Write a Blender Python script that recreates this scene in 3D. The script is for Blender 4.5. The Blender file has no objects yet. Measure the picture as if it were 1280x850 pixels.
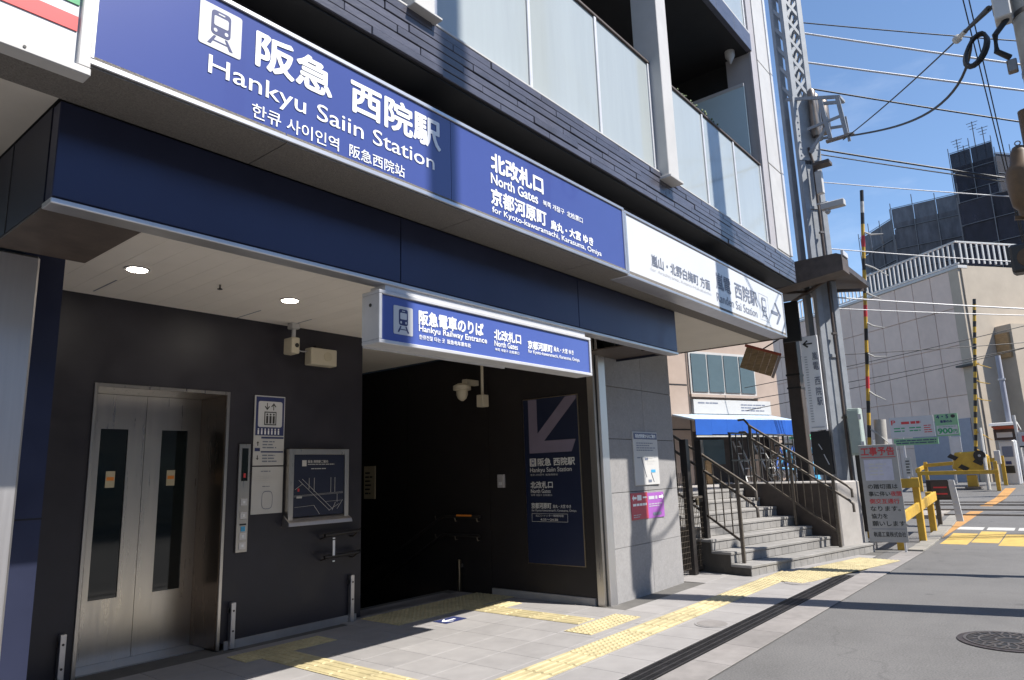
import bpy, bmesh, math, random
from mathutils import Vector, Matrix
random.seed(7)
R = math.radians
SC = bpy.context.scene
COL = SC.collection

# ------------------------------------------------------------------ camera
yaw, pit, rol = 0.888409, 0.190270, -0.032846
fw = Vector((math.sin(yaw)*math.cos(pit), math.cos(yaw)*math.cos(pit), math.sin(pit)))
rt = Vector((math.cos(yaw), -math.sin(yaw), 0)); up = rt.cross(fw)
rt2 = rt*math.cos(rol) + up*math.sin(rol); up2 = up*math.cos(rol) - rt*math.sin(rol)
cam = bpy.data.cameras.new('camera'); co = bpy.data.objects.new('camera', cam); COL.objects.link(co)
M3 = Matrix((rt2, up2, -fw)).transposed()
co.matrix_world = Matrix.Translation((0, 0, 1.45)) @ M3.to_4x4()
cam.sensor_width = 36; cam.lens = 36*864.45/1280; cam.clip_start = .05; cam.clip_end = 2000
SC.camera = co
# ------------------------------------------------------------------ sky, sun, exposure
SUN = Vector((.26, -1, 1.385)).normalized()          # towards the sun
w = bpy.data.worlds.new('World'); SC.world = w; w.use_nodes = True
nt = w.node_tree; nt.nodes.clear()
out = nt.nodes.new('ShaderNodeOutputWorld'); bg = nt.nodes.new('ShaderNodeBackground')
sky = nt.nodes.new('ShaderNodeTexSky'); sky.sky_type = 'NISHITA'; sky.sun_disc = False
sky.sun_elevation = math.asin(SUN.z); sky.sun_rotation = math.atan2(SUN.x, SUN.y)
sky.air_density = 1.0; sky.dust_density = .1; sky.ozone_density = 4.0
tc = nt.nodes.new('ShaderNodeTexCoord'); mp = nt.nodes.new('ShaderNodeMapping'); mp.inputs['Scale'].default_value = (1.6, 1.6, 5)
nz = nt.nodes.new('ShaderNodeTexNoise'); nz.inputs['Scale'].default_value = 2.3; nz.inputs['Detail'].default_value = 7; nz.inputs['Roughness'].default_value = .62
rp = nt.nodes.new('ShaderNodeValToRGB'); rp.color_ramp.elements[0].position = .56; rp.color_ramp.elements[1].position = .86
rp.color_ramp.elements[1].color = (.16, .16, .16, 1)
mx = nt.nodes.new('ShaderNodeMix'); mx.data_type = 'RGBA'; mx.inputs['B'].default_value = (7.5, 8.0, 8.6, 1)
nt.links.new(tc.outputs['Generated'], mp.inputs['Vector']); nt.links.new(mp.outputs[0], nz.inputs['Vector'])
nt.links.new(nz.outputs['Fac'], rp.inputs['Fac']); nt.links.new(rp.outputs[0], mx.inputs['Factor'])
nt.links.new(sky.outputs[0], mx.inputs['A']); nt.links.new(mx.outputs['Result'], bg.inputs['Color'])
bg.inputs['Strength'].default_value = .105; nt.links.new(bg.outputs[0], out.inputs['Surface'])
sl = bpy.data.lights.new('sun', 'SUN'); so = bpy.data.objects.new('sun', sl); COL.objects.link(so)
sl.energy = 4.8; sl.angle = R(.55); sl.color = (1, .955, .88)
so.rotation_euler = SUN.to_track_quat('Z', 'Y').to_euler(); so.location = (0, 0, 40)
SC.view_settings.view_transform = 'Standard'; SC.view_settings.look = 'None'
SC.view_settings.exposure = .85; SC.view_settings.gamma = 1; SC.view_settings.use_curve_mapping = False

# ------------------------------------------------------------------ materials
MATS = {}
def mat(name, col, rough=.6, metal=0, var=.12, scale=6, bump=0, bscale=60, emit=0, coat=0, stretch=(1, 1, 1), rnd=0, dirt=0, spec=.5, trans=0, alpha=1, rvar=0, dscale=0, spots=0, cracks=0):
    m = bpy.data.materials.new(name); m.use_nodes = True; n = m.node_tree.nodes; l = m.node_tree.links
    b = n['Principled BSDF']; b.inputs['Roughness'].default_value = rough; b.inputs['Metallic'].default_value = metal
    b.inputs['Coat Weight'].default_value = coat; b.inputs['Specular IOR Level'].default_value = spec
    b.inputs['Transmission Weight'].default_value = trans; b.inputs['Alpha'].default_value = alpha
    t = n.new('ShaderNodeTexCoord'); mpp = n.new('ShaderNodeMapping'); mpp.inputs['Scale'].default_value = stretch
    l.new(t.outputs['Object'], mpp.inputs['Vector'])
    nz = n.new('ShaderNodeTexNoise'); nz.inputs['Scale'].default_value = scale; nz.inputs['Detail'].default_value = 6; nz.inputs['Roughness'].default_value = .6
    vec = mpp.outputs[0]
    if rnd:
        oi = n.new('ShaderNodeObjectInfo'); ad = n.new('ShaderNodeVectorMath'); ad.operation = 'ADD'
        mu = n.new('ShaderNodeVectorMath'); mu.operation = 'SCALE'; mu.inputs['Scale'].default_value = 1
        l.new(mpp.outputs[0], ad.inputs[0]); l.new(oi.outputs['Location'], ad.inputs[1]); vec = ad.outputs[0]
    l.new(vec, nz.inputs['Vector'])
    mr = n.new('ShaderNodeMapRange'); mr.inputs['From Min'].default_value = .3; mr.inputs['From Max'].default_value = .7
    mr.inputs['To Min'].default_value = 1-var; mr.inputs['To Max'].default_value = 1+var
    l.new(nz.outputs['Fac'], mr.inputs['Value'])
    fac = mr.outputs[0]
    if rnd:
        m2 = n.new('ShaderNodeMapRange'); m2.inputs['To Min'].default_value = 1-rnd; m2.inputs['To Max'].default_value = 1+rnd
        l.new(oi.outputs['Random'], m2.inputs['Value']); q = n.new('ShaderNodeMath'); q.operation = 'MULTIPLY'
        l.new(fac, q.inputs[0]); l.new(m2.outputs[0], q.inputs[1]); fac = q.outputs[0]
    if dirt:
        d = n.new('ShaderNodeTexNoise'); d.inputs['Scale'].default_value = dscale or scale*.23; d.inputs['Detail'].default_value = 9; d.inputs['Roughness'].default_value = .7
        l.new(vec, d.inputs['Vector'])
        m3 = n.new('ShaderNodeMapRange'); m3.inputs['From Min'].default_value = .42; m3.inputs['From Max'].default_value = .72
        m3.inputs['To Min'].default_value = 1; m3.inputs['To Max'].default_value = 1-dirt
        l.new(d.outputs['Fac'], m3.inputs['Value']); q = n.new('ShaderNodeMath'); q.operation = 'MULTIPLY'
        l.new(fac, q.inputs[0]); l.new(m3.outputs[0], q.inputs[1]); fac = q.outputs[0]
    if spots:                                             # gum spots and oil drips
        vo = n.new('ShaderNodeTexVoronoi'); vo.inputs['Scale'].default_value = spots; l.new(vec, vo.inputs['Vector'])
        m4 = n.new('ShaderNodeMapRange'); m4.inputs['From Min'].default_value = .05; m4.inputs['From Max'].default_value = .09
        m4.inputs['To Min'].default_value = .72; m4.inputs['To Max'].default_value = 1; l.new(vo.outputs['Distance'], m4.inputs['Value'])
        q = n.new('ShaderNodeMath'); q.operation = 'MULTIPLY'; l.new(fac, q.inputs[0]); l.new(m4.outputs[0], q.inputs[1]); fac = q.outputs[0]
    if cracks:
        dn = n.new('ShaderNodeTexNoise'); dn.inputs['Scale'].default_value = 1.2; dn.inputs['Detail'].default_value = 5; l.new(vec, dn.inputs['Vector'])
        ds = n.new('ShaderNodeVectorMath'); ds.operation = 'MULTIPLY_ADD'; ds.inputs[1].default_value = (1.1, 1.1, 0); l.new(dn.outputs['Color'], ds.inputs[0]); l.new(vec, ds.inputs[2])
        vo = n.new('ShaderNodeTexVoronoi'); vo.feature = 'DISTANCE_TO_EDGE'; vo.inputs['Scale'].default_value = cracks; l.new(ds.outputs[0], vo.inputs['Vector'])
        m4 = n.new('ShaderNodeMapRange'); m4.inputs['From Min'].default_value = .0015; m4.inputs['From Max'].default_value = .0045
        m4.inputs['To Min'].default_value = .86; m4.inputs['To Max'].default_value = 1; l.new(vo.outputs['Distance'], m4.inputs['Value'])
        q = n.new('ShaderNodeMath'); q.operation = 'MULTIPLY'; l.new(fac, q.inputs[0]); l.new(m4.outputs[0], q.inputs[1]); fac = q.outputs[0]
    cm = n.new('ShaderNodeVectorMath'); cm.operation = 'SCALE'; cm.inputs[0].default_value = col[:3]
    l.new(fac, cm.inputs['Scale']); l.new(cm.outputs[0], b.inputs['Base Color'])
    if rvar:
        rr = n.new('ShaderNodeMapRange'); rr.inputs['From Min'].default_value = .3; rr.inputs['From Max'].default_value = .7
        rr.inputs['To Min'].default_value = rough-rvar; rr.inputs['To Max'].default_value = rough+rvar
        l.new(nz.outputs['Fac'], rr.inputs['Value']); l.new(rr.outputs[0], b.inputs['Roughness'])
    if bump:
        bn = n.new('ShaderNodeTexNoise'); bn.inputs['Scale'].default_value = bscale; bn.inputs['Detail'].default_value = 4; l.new(vec, bn.inputs['Vector'])
        bp = n.new('ShaderNodeBump'); bp.inputs['Strength'].default_value = bump; bp.inputs['Distance'].default_value = .01
        l.new(bn.outputs['Fac'], bp.inputs['Height']); l.new(bp.outputs[0], b.inputs['Normal'])
    if emit:
        b.inputs['Emission Color'].default_value = (*col[:3], 1); b.inputs['Emission Strength'].default_value = emit
    MATS[name] = m; return m
mat('asphalt', (.135, .131, .130), .9, var=.30, scale=70, bump=.5, bscale=220, dirt=.26, dscale=.8, spots=1.3, cracks=.32)
mat('earth', (.20, .19, .18), .95, var=.2, scale=3, bump=.4)
mat('base', (.10, .095, .09), .9, var=.15, scale=8)
mat('paving', (.275, .262, .258), .75, var=.07, scale=5, bump=.12, bscale=180, rnd=.06, dirt=.16, dscale=1.1, spots=2.3)
mat('gutter', (.235, .218, .210), .85, var=.12, scale=6, bump=.25, bscale=160, rnd=.05, dirt=.25)
mat('kerb', (.25, .235, .21), .85, var=.12, scale=7, bump=.3, bscale=120, dirt=.3)
mat('grate', (.055, .053, .055), .5, metal=.6, var=.3, scale=10)
mat('tactile', (.49, .415, .235), .65, var=.12, scale=14, bump=.1, rnd=.08, dirt=.38, dscale=2.2)
mat('concrete', (.35, .33, .315), .85, var=.10, scale=4, bump=.2, bscale=90, dirt=.22)
mat('step', (.27, .26, .25), .8, var=.12, scale=6, bump=.15, bscale=120, dirt=.3, rnd=.06)
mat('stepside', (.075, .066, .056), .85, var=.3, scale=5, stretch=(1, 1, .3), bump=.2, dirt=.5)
mat('stone', (.275, .268, .270), .75, var=.10, scale=45, bump=.1, bscale=200, rnd=.04, dirt=.12)
mat('navy', (.022, .025, .045), .42, metal=.25, var=.06, scale=3, spec=.4)
mat('navyface', (.046, .054, .105), .36, metal=.55, var=.06, scale=3, rvar=.06, dirt=.15, dscale=.9)
mat('panelnavy', (.010, .015, .040), .4, var=.04)
mat('darkwall', (.020, .017, .017), .5, var=.12, scale=4, spec=.35)
mat('elevwall', (.027, .025, .034), .42, var=.18, scale=3, spec=.45, rvar=.08, dirt=.2, dscale=1.2)
mat('ceiling', (.88, .82, .75), .7, var=.03, scale=3, rnd=.02)
mat('soffit', (.17, .155, .14), .9, var=.3, scale=130, bump=.7, bscale=170)
mat('soffitwhite', (.62, .57, .50), .75, var=.04, scale=3)
mat('steel', (.56, .53, .49), .30, metal=1, var=.03, scale=5, stretch=(6, 6, .3), rvar=.04, dirt=.06, dscale=.8)
mat('steeldarkreflect', (.20, .155, .12), .30, metal=1, var=.08, scale=4, stretch=(3, 3, .5), rvar=.05)  # jamb steel with its dark reflection put into the colour
mat('steelv', (.66, .64, .64), .45, metal=1, var=.03, scale=12, stretch=(5, 5, .2), rvar=.02)
mat('bronze', (.46, .38, .27), .35, metal=1, var=.1, scale=10)
mat('aluminium', (.58, .58, .60), .38, metal=.85, var=.07, scale=8)
mat('alupaint', (.60, .60, .62), .45, metal=.3, var=.06, scale=6)
mat('signblue', (.050, .072, .255), .26, var=.06, scale=2, coat=.3, dirt=.10, dscale=1.0)
mat('signblue2', (.070, .110, .36), .28, var=.03, scale=2, coat=.2)
mat('signwhite', (.60, .605, .62), .3, var=.02, scale=2, coat=.2)
mat('print_white', (.82, .83, .85), .4, var=.02)
mat('print_navy', (.030, .040, .13), .4, var=.02)
mat('print_grey', (.16, .18, .24), .5, var=.05)
mat('print_pale', (.48, .49, .52), .5, var=.05)
mat('print_black', (.03, .03, .03), .5, var=.05)
mat('print_red', (.55, .045, .05), .5, var=.05)
mat('print_green', (.04, .30, .12), .5, var=.05)
mat('print_dim', (.55, .54, .52), .5, var=.05)
mat('print_mauve', (.17, .145, .20), .5, var=.06)
mat('print_gold', (.52, .46, .33), .5, var=.05)
mat('stripe_orange', (.80, .26, .04), .35, var=.03)
mat('facadetile', (.075, .075, .098), .30, var=.2, scale=14, bump=.2, bscale=60, rnd=.15, coat=.2, stretch=(.4, 1, 1))
mat('joint', (.018, .018, .022), .8, var=.1)
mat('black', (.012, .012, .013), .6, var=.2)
mat('blackmetal', (.022, .019, .018), .45, var=.25, scale=20)
mat('railmetal', (.105, .088, .072), .42, metal=.4, var=.3, scale=18)
mat('frost', (.37, .405, .41), .12, var=.03, scale=5, coat=.3, stretch=(2, 1, .2), dirt=.08, dscale=1.5)
mat('frostsky', (.50, .64, .72), .2, var=.02, scale=1.2)  # pale blue puts sky reflection and transmitted light into the glass colour
mat('whitepaint', (.50, .49, .48), .5, var=.05, scale=5, dirt=.1)
mat('mauvegrey', (.38, .36, .37), .5, var=.05, scale=5)
mat('greypaint', (.30, .32, .35), .5, var=.10, scale=7, bump=.05, dirt=.2)
mat('brownpaint', (.060, .045, .038), .5, var=.2, scale=9)
mat('rustpaint', (.085, .065, .055), .6, var=.3, scale=6)
mat('beigewall', (.70, .555, .47), .85, var=.05, scale=3, rnd=.04, bump=.1, dirt=.10)
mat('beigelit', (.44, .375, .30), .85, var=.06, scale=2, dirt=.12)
mat('pinkwall', (.40, .315, .265), .85, var=.05, scale=3, dirt=.15)
mat('awning', (.012, .10, .46), .6, var=.12, scale=2)
mat('awningtop', (.36, .46, .56), .6, var=.08, scale=2)
mat('glass', (.10, .145, .17), .08, var=.05, spec=.8)
mat('darkglass', (.008, .012, .012), .05, var=.05, spec=.6)
mat('lamp', (1, .93, .80), .5, emit=40)
mat('beigebox', (.58, .52, .40), .5, var=.04)
mat('yellow', (.55, .34, .04), .5, var=.10, scale=7, dirt=.25)
mat('lineyellow', (.50, .34, .09), .8, var=.10, scale=25, bump=.2, dirt=.25)
mat('lineorange', (.44, .23, .075), .85, var=.15, scale=25, dirt=.3)
mat('linewhite', (.48, .47, .45), .8, var=.10, scale=25, dirt=.25)
mat('iron', (.075, .062, .060), .55, metal=.5, var=.3, scale=25, dirt=.3)
mat('net', (.026, .028, .044), .85, var=.35, scale=2.5, dirt=.3, rnd=.22, alpha=.84, dscale=.35, stretch=(1, 1, .35))
mat('netpale', (.105, .112, .135), .85, var=.3, scale=2.5, dirt=.3, rnd=.22, alpha=.84, dscale=.35, stretch=(1, 1, .35))
mat('scafpole', (.13, .135, .15), .5, metal=.4, var=.1)
mat('cablewhite', (.45, .45, .47), .5, var=.05)
mat('cableblack', (.015, .015, .017), .5, var=.1)
mat('polecon', (.40, .385, .36), .85, var=.12, scale=6, bump=.2, dirt=.2)
mat('bellpaint', (.11, .065, .03), .55, var=.25, scale=8, dirt=.3)
mat('boxgreen', (.34, .40, .37), .5, var=.05, scale=5, dirt=.12)
mat('boardgrey', (.36, .355, .345), .6, var=.06, scale=6, dirt=.12)
mat('paper', (.52, .515, .51), .6, var=.03)
mat('paperviolet', (.52, .52, .62), .45, var=.1, scale=9)
mat('wood', (.34, .22, .11), .8, var=.3, scale=8, stretch=(1, 1, 5))
mat('redpaint', (.42, .09, .05), .6, var=.15, scale=8)
mat('posterred', (.46, .06, .09), .5, var=.05)
mat('posterpurple', (.32, .10, .40), .5, var=.05)
mat('rail', (.22, .19, .17), .4, metal=.8, var=.2)
mat('ballast', (.30, .27, .24), .95, var=.4, scale=30, bump=.8, bscale=40)
mat('shopdark', (.06, .045, .04), .7, var=.3)
mat('cyan', (.06, .35, .62), .5, var=.05); mat('greencloth', (.03, .42, .20), .6, var=.1)
mat('rubber', (.02, .02, .02), .8, var=.1); mat('greywall', (.30, .31, .36), .8, var=.06)
mat('leaf', (.07, .11, .03), .7, var=.3)
mat('signgreen', (.22, .42, .24), .5, var=.04)

# ------------------------------------------------------------------ mesh helpers
class MB:
    def __init__(s): s.v = []; s.f = []
    def hexa(s, p):
        n = len(s.v); s.v += [tuple(q) for q in p]
        s.f += [tuple(n+i for i in q) for q in ((0, 3, 2, 1), (4, 5, 6, 7), (0, 1, 5, 4), (1, 2, 6, 5), (2, 3, 7, 6), (3, 0, 4, 7))]; return s
    def box(s, x0, x1, y0, y1, z0, z1):
        return s.hexa([(x0, y0, z0), (x1, y0, z0), (x1, y1, z0), (x0, y1, z0), (x0, y0, z1), (x1, y0, z1), (x1, y1, z1), (x0, y1, z1)])
    def fbox(s, F, a0, a1, b0, b1, c0, c1):                 # box in a frame: right, normal-in, up
        return s.hexa([F.p(a, b, c) for c in (c0, c1) for a, b in ((a0, b0), (a1, b0), (a1, b1), (a0, b1))])
    def bar(s, p0, p1, wd, ht=None, upv=(0, 0, 1)):
        ht = ht or wd; p0 = Vector(p0); p1 = Vector(p1); d = (p1-p0).normalized(); u = Vector(upv)
        if abs(d.dot(u)) > .98: u = Vector((0, 1, 0))
        a = d.cross(u).normalized()*wd/2; b = a.cross(d).normalized()*ht/2
        return s.hexa([p0-a-b, p0+a-b, p0+a+b, p0-a+b, p1-a-b, p1+a-b, p1+a+b, p1-a+b])
    def tube(s, pts, r, n=8, cap=True):
        pts = [Vector(p) for p in pts]; rs = r if isinstance(r, (list, tuple)) else [r]*len(pts); base = len(s.v); ref = None
        for i, p in enumerate(pts):
            d = (pts[min(i+1, len(pts)-1)]-pts[max(i-1, 0)]).normalized()
            if ref is None: ref = Vector((0, 0, 1)) if abs(d.z) < .9 else Vector((1, 0, 0))
            a = d.cross(ref).normalized(); b = d.cross(a).normalized(); ref = -b if False else ref
            for k in range(n):
                t = 2*math.pi*k/n; s.v.append(tuple(p+(a*math.cos(t)+b*math.sin(t))*rs[i]))
        for i in range(len(pts)-1):
            for k in range(n):
                s.f.append((base+i*n+k, base+i*n+(k+1) % n, base+(i+1)*n+(k+1) % n, base+(i+1)*n+k))
        if cap:
            s.f.append(tuple(base+k for k in range(n))[::-1]); s.f.append(tuple(base+(len(pts)-1)*n+k for k in range(n)))
        return s
    def lathe(s, c, prof, n=20, axis='z'):
        base = len(s.v); c = Vector(c)
        for r, h in prof:
            for k in range(n):
                t = 2*math.pi*k/n; x, y = r*math.cos(t), r*math.sin(t)
                s.v.append(tuple(c+(Vector((x, y, h)) if axis == 'z' else Vector((h, x, y)) if axis == 'x' else Vector((x, h, y)))))
        for i in range(len(prof)-1):
            for k in range(n): s.f.append((base+i*n+k, base+i*n+(k+1) % n, base+(i+1)*n+(k+1) % n, base+(i+1)*n+k))
        s.f.append(tuple(base+k for k in range(n))[::-1]); s.f.append(tuple(base+(len(prof)-1)*n+k for k in range(n))); return s
    def prism(s, poly, fn, d0, d1):                        # polygon (a,c) extruded along depth; fn(a,depth,c)->point
        n = len(s.v); k = len(poly)
        s.v += [tuple(fn(a, d0, c)) for a, c in poly] + [tuple(fn(a, d1, c)) for a, c in poly]
        s.f.append(tuple(range(n, n+k))); s.f.append(tuple(range(n+2*k-1, n+k-1, -1)))
        for i in range(k): s.f.append((n+i, n+(i+1) % k, n+k+(i+1) % k, n+k+i))
        return s
    def quad(s, *p):
        n = len(s.v); s.v += [tuple(q) for q in p]; s.f.append(tuple(range(n, n+len(p)))); return s
    def mesh(s, name, m, bevel=0, smooth=False):
        me = bpy.data.meshes.new(name); me.from_pydata(s.v, [], s.f); me.materials.append(MATS[m])
        bm = bmesh.new(); bm.from_mesh(me); bmesh.ops.recalc_face_normals(bm, faces=bm.faces)
        if bevel: bmesh.ops.bevel(bm, geom=[e for e in bm.edges if len(e.link_faces) == 2 and e.calc_face_angle(0) > .6], offset=bevel, segments=1, affect='EDGES', clamp_overlap=True)
        bm.to_mesh(me); bm.free()
        if smooth:
            for p in me.polygons: p.use_smooth = True
            me.set_sharp_from_angle(angle=R(40))
        return me
    def build(s, name, m, parent=None, bevel=0, smooth=False):
        return put(name, s.mesh(name, m, bevel, smooth), parent)
def put(name, me, parent=None, loc=None, rz=0):
    o = bpy.data.objects.new(name, me); COL.objects.link(o)
    if loc is not None: o.location = loc
    if rz: o.rotation_euler.z = rz
    if parent is not None:
        o.parent = parent; o.matrix_parent_inverse = world_of(parent).inverted()
    return o
def world_of(o):
    m = Matrix.LocRotScale(o.location, o.rotation_euler, o.scale)
    return m if o.parent is None else world_of(o.parent) @ o.matrix_parent_inverse @ m
def tag(o, label, cat, group=None):
    o['label'] = label; o['category'] = cat
    if group: o['group'] = group
    return o
def thing(name, label, cat, loc, group=None):
    o = bpy.data.objects.new(name, None); COL.objects.link(o); o.location = loc; o.empty_display_size = .1
    return tag(o, label, cat, group)
def struct(o): o['kind'] = 'structure'; return o
def stuff(o): o['kind'] = 'stuff'; return o
class Frame:                                              # right, into-the-wall, up
    def __init__(s, o, r=(1, 0, 0), u=(0, 0, 1)):
        s.o = Vector(o); s.r = Vector(r).normalized(); s.u = Vector(u).normalized(); s.n = s.u.cross(s.r).normalized()
    def p(s, a, b, c): return s.o + s.r*a + s.n*b + s.u*c
FY = lambda y: Frame((0, y, 0))                           # faces -Y: a = X, c = Z
FX = lambda x: Frame((x, 0, 0), (0, -1, 0))               # faces -X: a = -Y, c = Z
TEXTS = {}
def glyphs(s):
    if s not in TEXTS:
        c = bpy.data.curves.new('lettering', 'FONT'); c.body = s; c.resolution_u = 3
        o = bpy.data.objects.new('lettering', c); COL.objects.link(o)
        me = bpy.data.meshes.new_from_object(o.evaluated_get(bpy.context.evaluated_depsgraph_get()))
        v = [tuple(q.co[:2]) for q in me.vertices]; f = [tuple(p.vertices) for p in me.polygons]
        bpy.data.objects.remove(o); bpy.data.curves.remove(c); bpy.data.meshes.remove(me)
        xs = [q[0] for q in v]; ys = [q[1] for q in v]; TEXTS[s] = (v, f, min(xs), max(xs), min(ys), max(ys))
    return TEXTS[s]
def text(parent, F, s, x0, x1, z0, z1, m, bold=0, off=.003, name='lettering'):
    v, f, a0, a1, b0, b1 = glyphs(s); sx = (x1-x0)/(a1-a0); sz = (z1-z0)/max(b1-b0, 1e-6); mb = MB()
    dirs = [(0, 0)] + ([(math.cos(t*math.pi/4), math.sin(t*math.pi/4)) for t in range(8)] if bold else [])
    for k, (dx, dz) in enumerate(dirs):
        n = len(mb.v); mb.v += [tuple(F.p(x0+(q[0]-a0)*sx+dx*bold, -off-k*.00012, z0+(q[1]-b0)*sz+dz*bold)) for q in v]
        mb.f += [tuple(n+i for i in q) for q in f]
    if 1 < len(s) < 6 and all(ord(ch) > 0x2E80 for ch in s):          # each large character is a piece of its own
        adv = (glyphs('口口')[3]-glyphs('口')[3]); cells = {}
        for q in mb.f:
            cx = sum(v[i % len(v)][0] for i in q)/len(q); cells.setdefault(int(cx/adv), []).append(q)
        for k in sorted(cells):
            idx = sorted({i for q in cells[k] for i in q}); mp_ = {i: j for j, i in enumerate(idx)}
            me = bpy.data.meshes.new('character'); me.from_pydata([mb.v[i] for i in idx], [], [tuple(mp_[i] for i in q) for q in cells[k]]); me.materials.append(MATS[m]); o = put('character', me, parent)
        return o
    me = bpy.data.meshes.new(name); me.from_pydata(mb.v, [], mb.f); me.materials.append(MATS[m])
    return put(name, me, parent)
def plate(parent, F, name, m, x0, x1, z0, z1, off=.003, th=.0015, bevel=0):
    return MB().fbox(F, x0, x1, -off, -off+th, z0, z1).build(name, m, parent, bevel)
def rrect(x0, x1, z0, z1, r, n=4):
    P = []
    for cx, cz, a in ((x1-r, z1-r, 0), (x0+r, z1-r, 90), (x0+r, z0+r, 180), (x1-r, z0+r, 270)):
        P += [(cx+r*math.cos(R(a+90*k/n)), cz+r*math.sin(R(a+90*k/n))) for k in range(n+1)]
    return P
def picto(parent, F, x0, x1, z0, z1, bgm, fgm, off=.003, bgname='pictogram_ground'):
    W = x1-x0; Hh = z1-z0; X = lambda t: x0+W*t; Z = lambda t: z0+Hh*t; rr = min(W, Hh)
    if bgm: MB().prism(rrect(x0, x1, z0, z1, rr*.06), F.p, -off, -off+.001).build(bgname, bgm, parent)
    q = MB().prism(rrect(X(.27), X(.73), Z(.33), Z(.90), rr*.09), F.p, -off-.0016, -off-.0006)
    q.prism([(X(.34), Z(.30)), (X(.40), Z(.30)), (X(.28), Z(.08)), (X(.20), Z(.08))], F.p, -off-.0016, -off-.0006)
    q.prism([(X(.66), Z(.30)), (X(.60), Z(.30)), (X(.72), Z(.08)), (X(.80), Z(.08))], F.p, -off-.0016, -off-.0006)
    q.prism([(X(.30), Z(.17)), (X(.30), Z(.20)), (X(.70), Z(.20)), (X(.70), Z(.17))], F.p, -off-.0014, -off-.0006)
    q.build('train_pictogram', fgm, parent)
    q = MB().prism(rrect(X(.33), X(.67), Z(.54), Z(.77), rr*.04), F.p, -off-.003, -off-.002)
    q.prism(rrect(X(.42), X(.58), Z(.82), Z(.85), rr*.012), F.p, -off-.003, -off-.002)
    for t in (.37, .63): q.prism([(X(t)+W*.045*math.cos(k*math.pi/5), Z(.43)+Hh*.045*math.sin(k*math.pi/5)) for k in range(10)], F.p, -off-.003, -off-.002)
    q.build('pictogram_detail', bgm or 'signwhite', parent)
def arrow(parent, F, pts, m, off=.003, name='arrow'): return MB().prism(pts, F.p, -off-.001, -off).build(name, m, parent)
def lines(parent, F, x0, x1, z0, z1, n, m, off=.003, th=.4, name='printed_lines', ragged=.35):
    q = MB(); st = (z1-z0)/n
    for i in range(n):
        e = x1-(x1-x0)*random.random()*ragged; zc = z1-st*(i+.5); x = x0
        while x < e-.002:
            wd = min(st*random.uniform(1.2, 3.2), e-x); q.quad(F.p(x, -off, zc-st*th/2), F.p(x+wd*.86, -off, zc-st*th/2), F.p(x+wd*.86, -off, zc+st*th/2), F.p(x, -off, zc+st*th/2)); x += wd
    return q.build(name, m, parent)
def catenary(p0, p1, sag, n=14):
    p0 = Vector(p0); p1 = Vector(p1)
    return [p0.lerp(p1, i/n)-Vector((0, 0, sag*4*(i/n)*(1-i/n))) for i in range(n+1)]
#--BODY--
# ------------------------------------------------------------------ ground, road, pavement
def gz(x):
    if x < 14: return 0.
    if x < 22: t = (x-14)/8; return .28*t*t*(3-2*t)
    if x < 27: t = (x-22)/5; return .28+.32*t*t*(3-2*t)
    return .6
XS = [-120, -40, -10, 0, 4.95, 6.66, 9, 12, 14] + [14+i for i in range(1, 14)] + [30, 40, 60, 100, 200, 500, 1500]
YS = [-800, -200, -40, 0, 2.25, 4.3, 6.62, 14.5, 40, 200, 800]
q = MB()
for i in range(len(XS)-1):
    for j in range(len(YS)-1):
        if XS[i] == 4.95 and YS[j] == 6.62: continue
        q.quad((XS[i], YS[j], gz(XS[i])), (XS[i+1], YS[j], gz(XS[i+1])), (XS[i+1], YS[j+1], gz(XS[i+1])), (XS[i], YS[j+1], gz(XS[i])))
ground = struct(q.build('road', 'asphalt'))
pave = struct(MB().quad((-3, 2.76, .004), (13.4, 2.76, .004), (13.4, 6.61, .004), (-3, 6.61, .004)).build('pavement', 'base'))
# paving slabs, tactile tiles
def slab(name, sx, sy, m, h=.006):
    return MB().box(-sx/2, sx/2, -sy/2, sy/2, -h, 0).mesh(name, m, .0025)
T = .30
slab_me = slab('paving_slab', .396, .396, 'paving')
STONE = lambda x, y: x > 6.62 and y > (4.1 if x < 8.7 else 4.75)
for i in range(-1, 30):
    for j in range(9):
        x = 1.2+.4*i; y = 2.965+.4*j
        if x < .6 or STONE(x, y) or x > 12.2 or (x > 9.65 and y > 3.75) or (y > 6.0 and x < 4.8): continue
        if x < 2.6 and y < 4.4: continue
        put('paving_slab', slab_me, pave, (x, y, .0115))
slab_in = slab('paving_slab', .396, .30, 'paving')
for i in range(5): put('paving_slab', slab_in, pave, (5.05+.4*i, 6.33, .0115)) if 5.05+.4*i < 6.6 else None
def tactile_mesh(kind):
    q = MB().box(-.148, .148, -.148, .148, -.008, 0)
    if kind == 'dot':
        for i in range(5):
            for j in range(5):
                q.lathe((-.12+.06*i, -.12+.06*j, 0), [(.019, 0), (.013, .0055)], 7)
    else:
        for i in range(4):
            y = -.1125+.075*i
            q.hexa([(-.138, y-.018, 0), (.138, y-.018, 0), (.138, y+.018, 0), (-.138, y+.018, 0), (-.133, y-.012, .0055), (.133, y-.012, .0055), (.133, y+.012, .0055), (-.133, y+.012, .0055)])
    return q.mesh('tactile_tile', 'tactile')
DOT, BARX = tactile_mesh('dot'), tactile_mesh('bar')
def tac(x, y, me, rz=0): put('tactile_tile', me, pave, (x, y, .0165), rz)
for i in range(3): tac(3.38+.3*i, 5.665, DOT)                           # before the lift
for j in range(7): tac(3.52, 5.36-.3*j, BARX, math.pi/2)                # lift to street path
for i in range(6):                                                       # before the stairs down
    for j in range(2): tac(4.99+.3*i, 5.64+.3*j, DOT)
for j in range(5): tac(5.92, 5.34-.3*j, BARX, math.pi/2)
tac(6.22, 5.30, BARX, 0)
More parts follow.
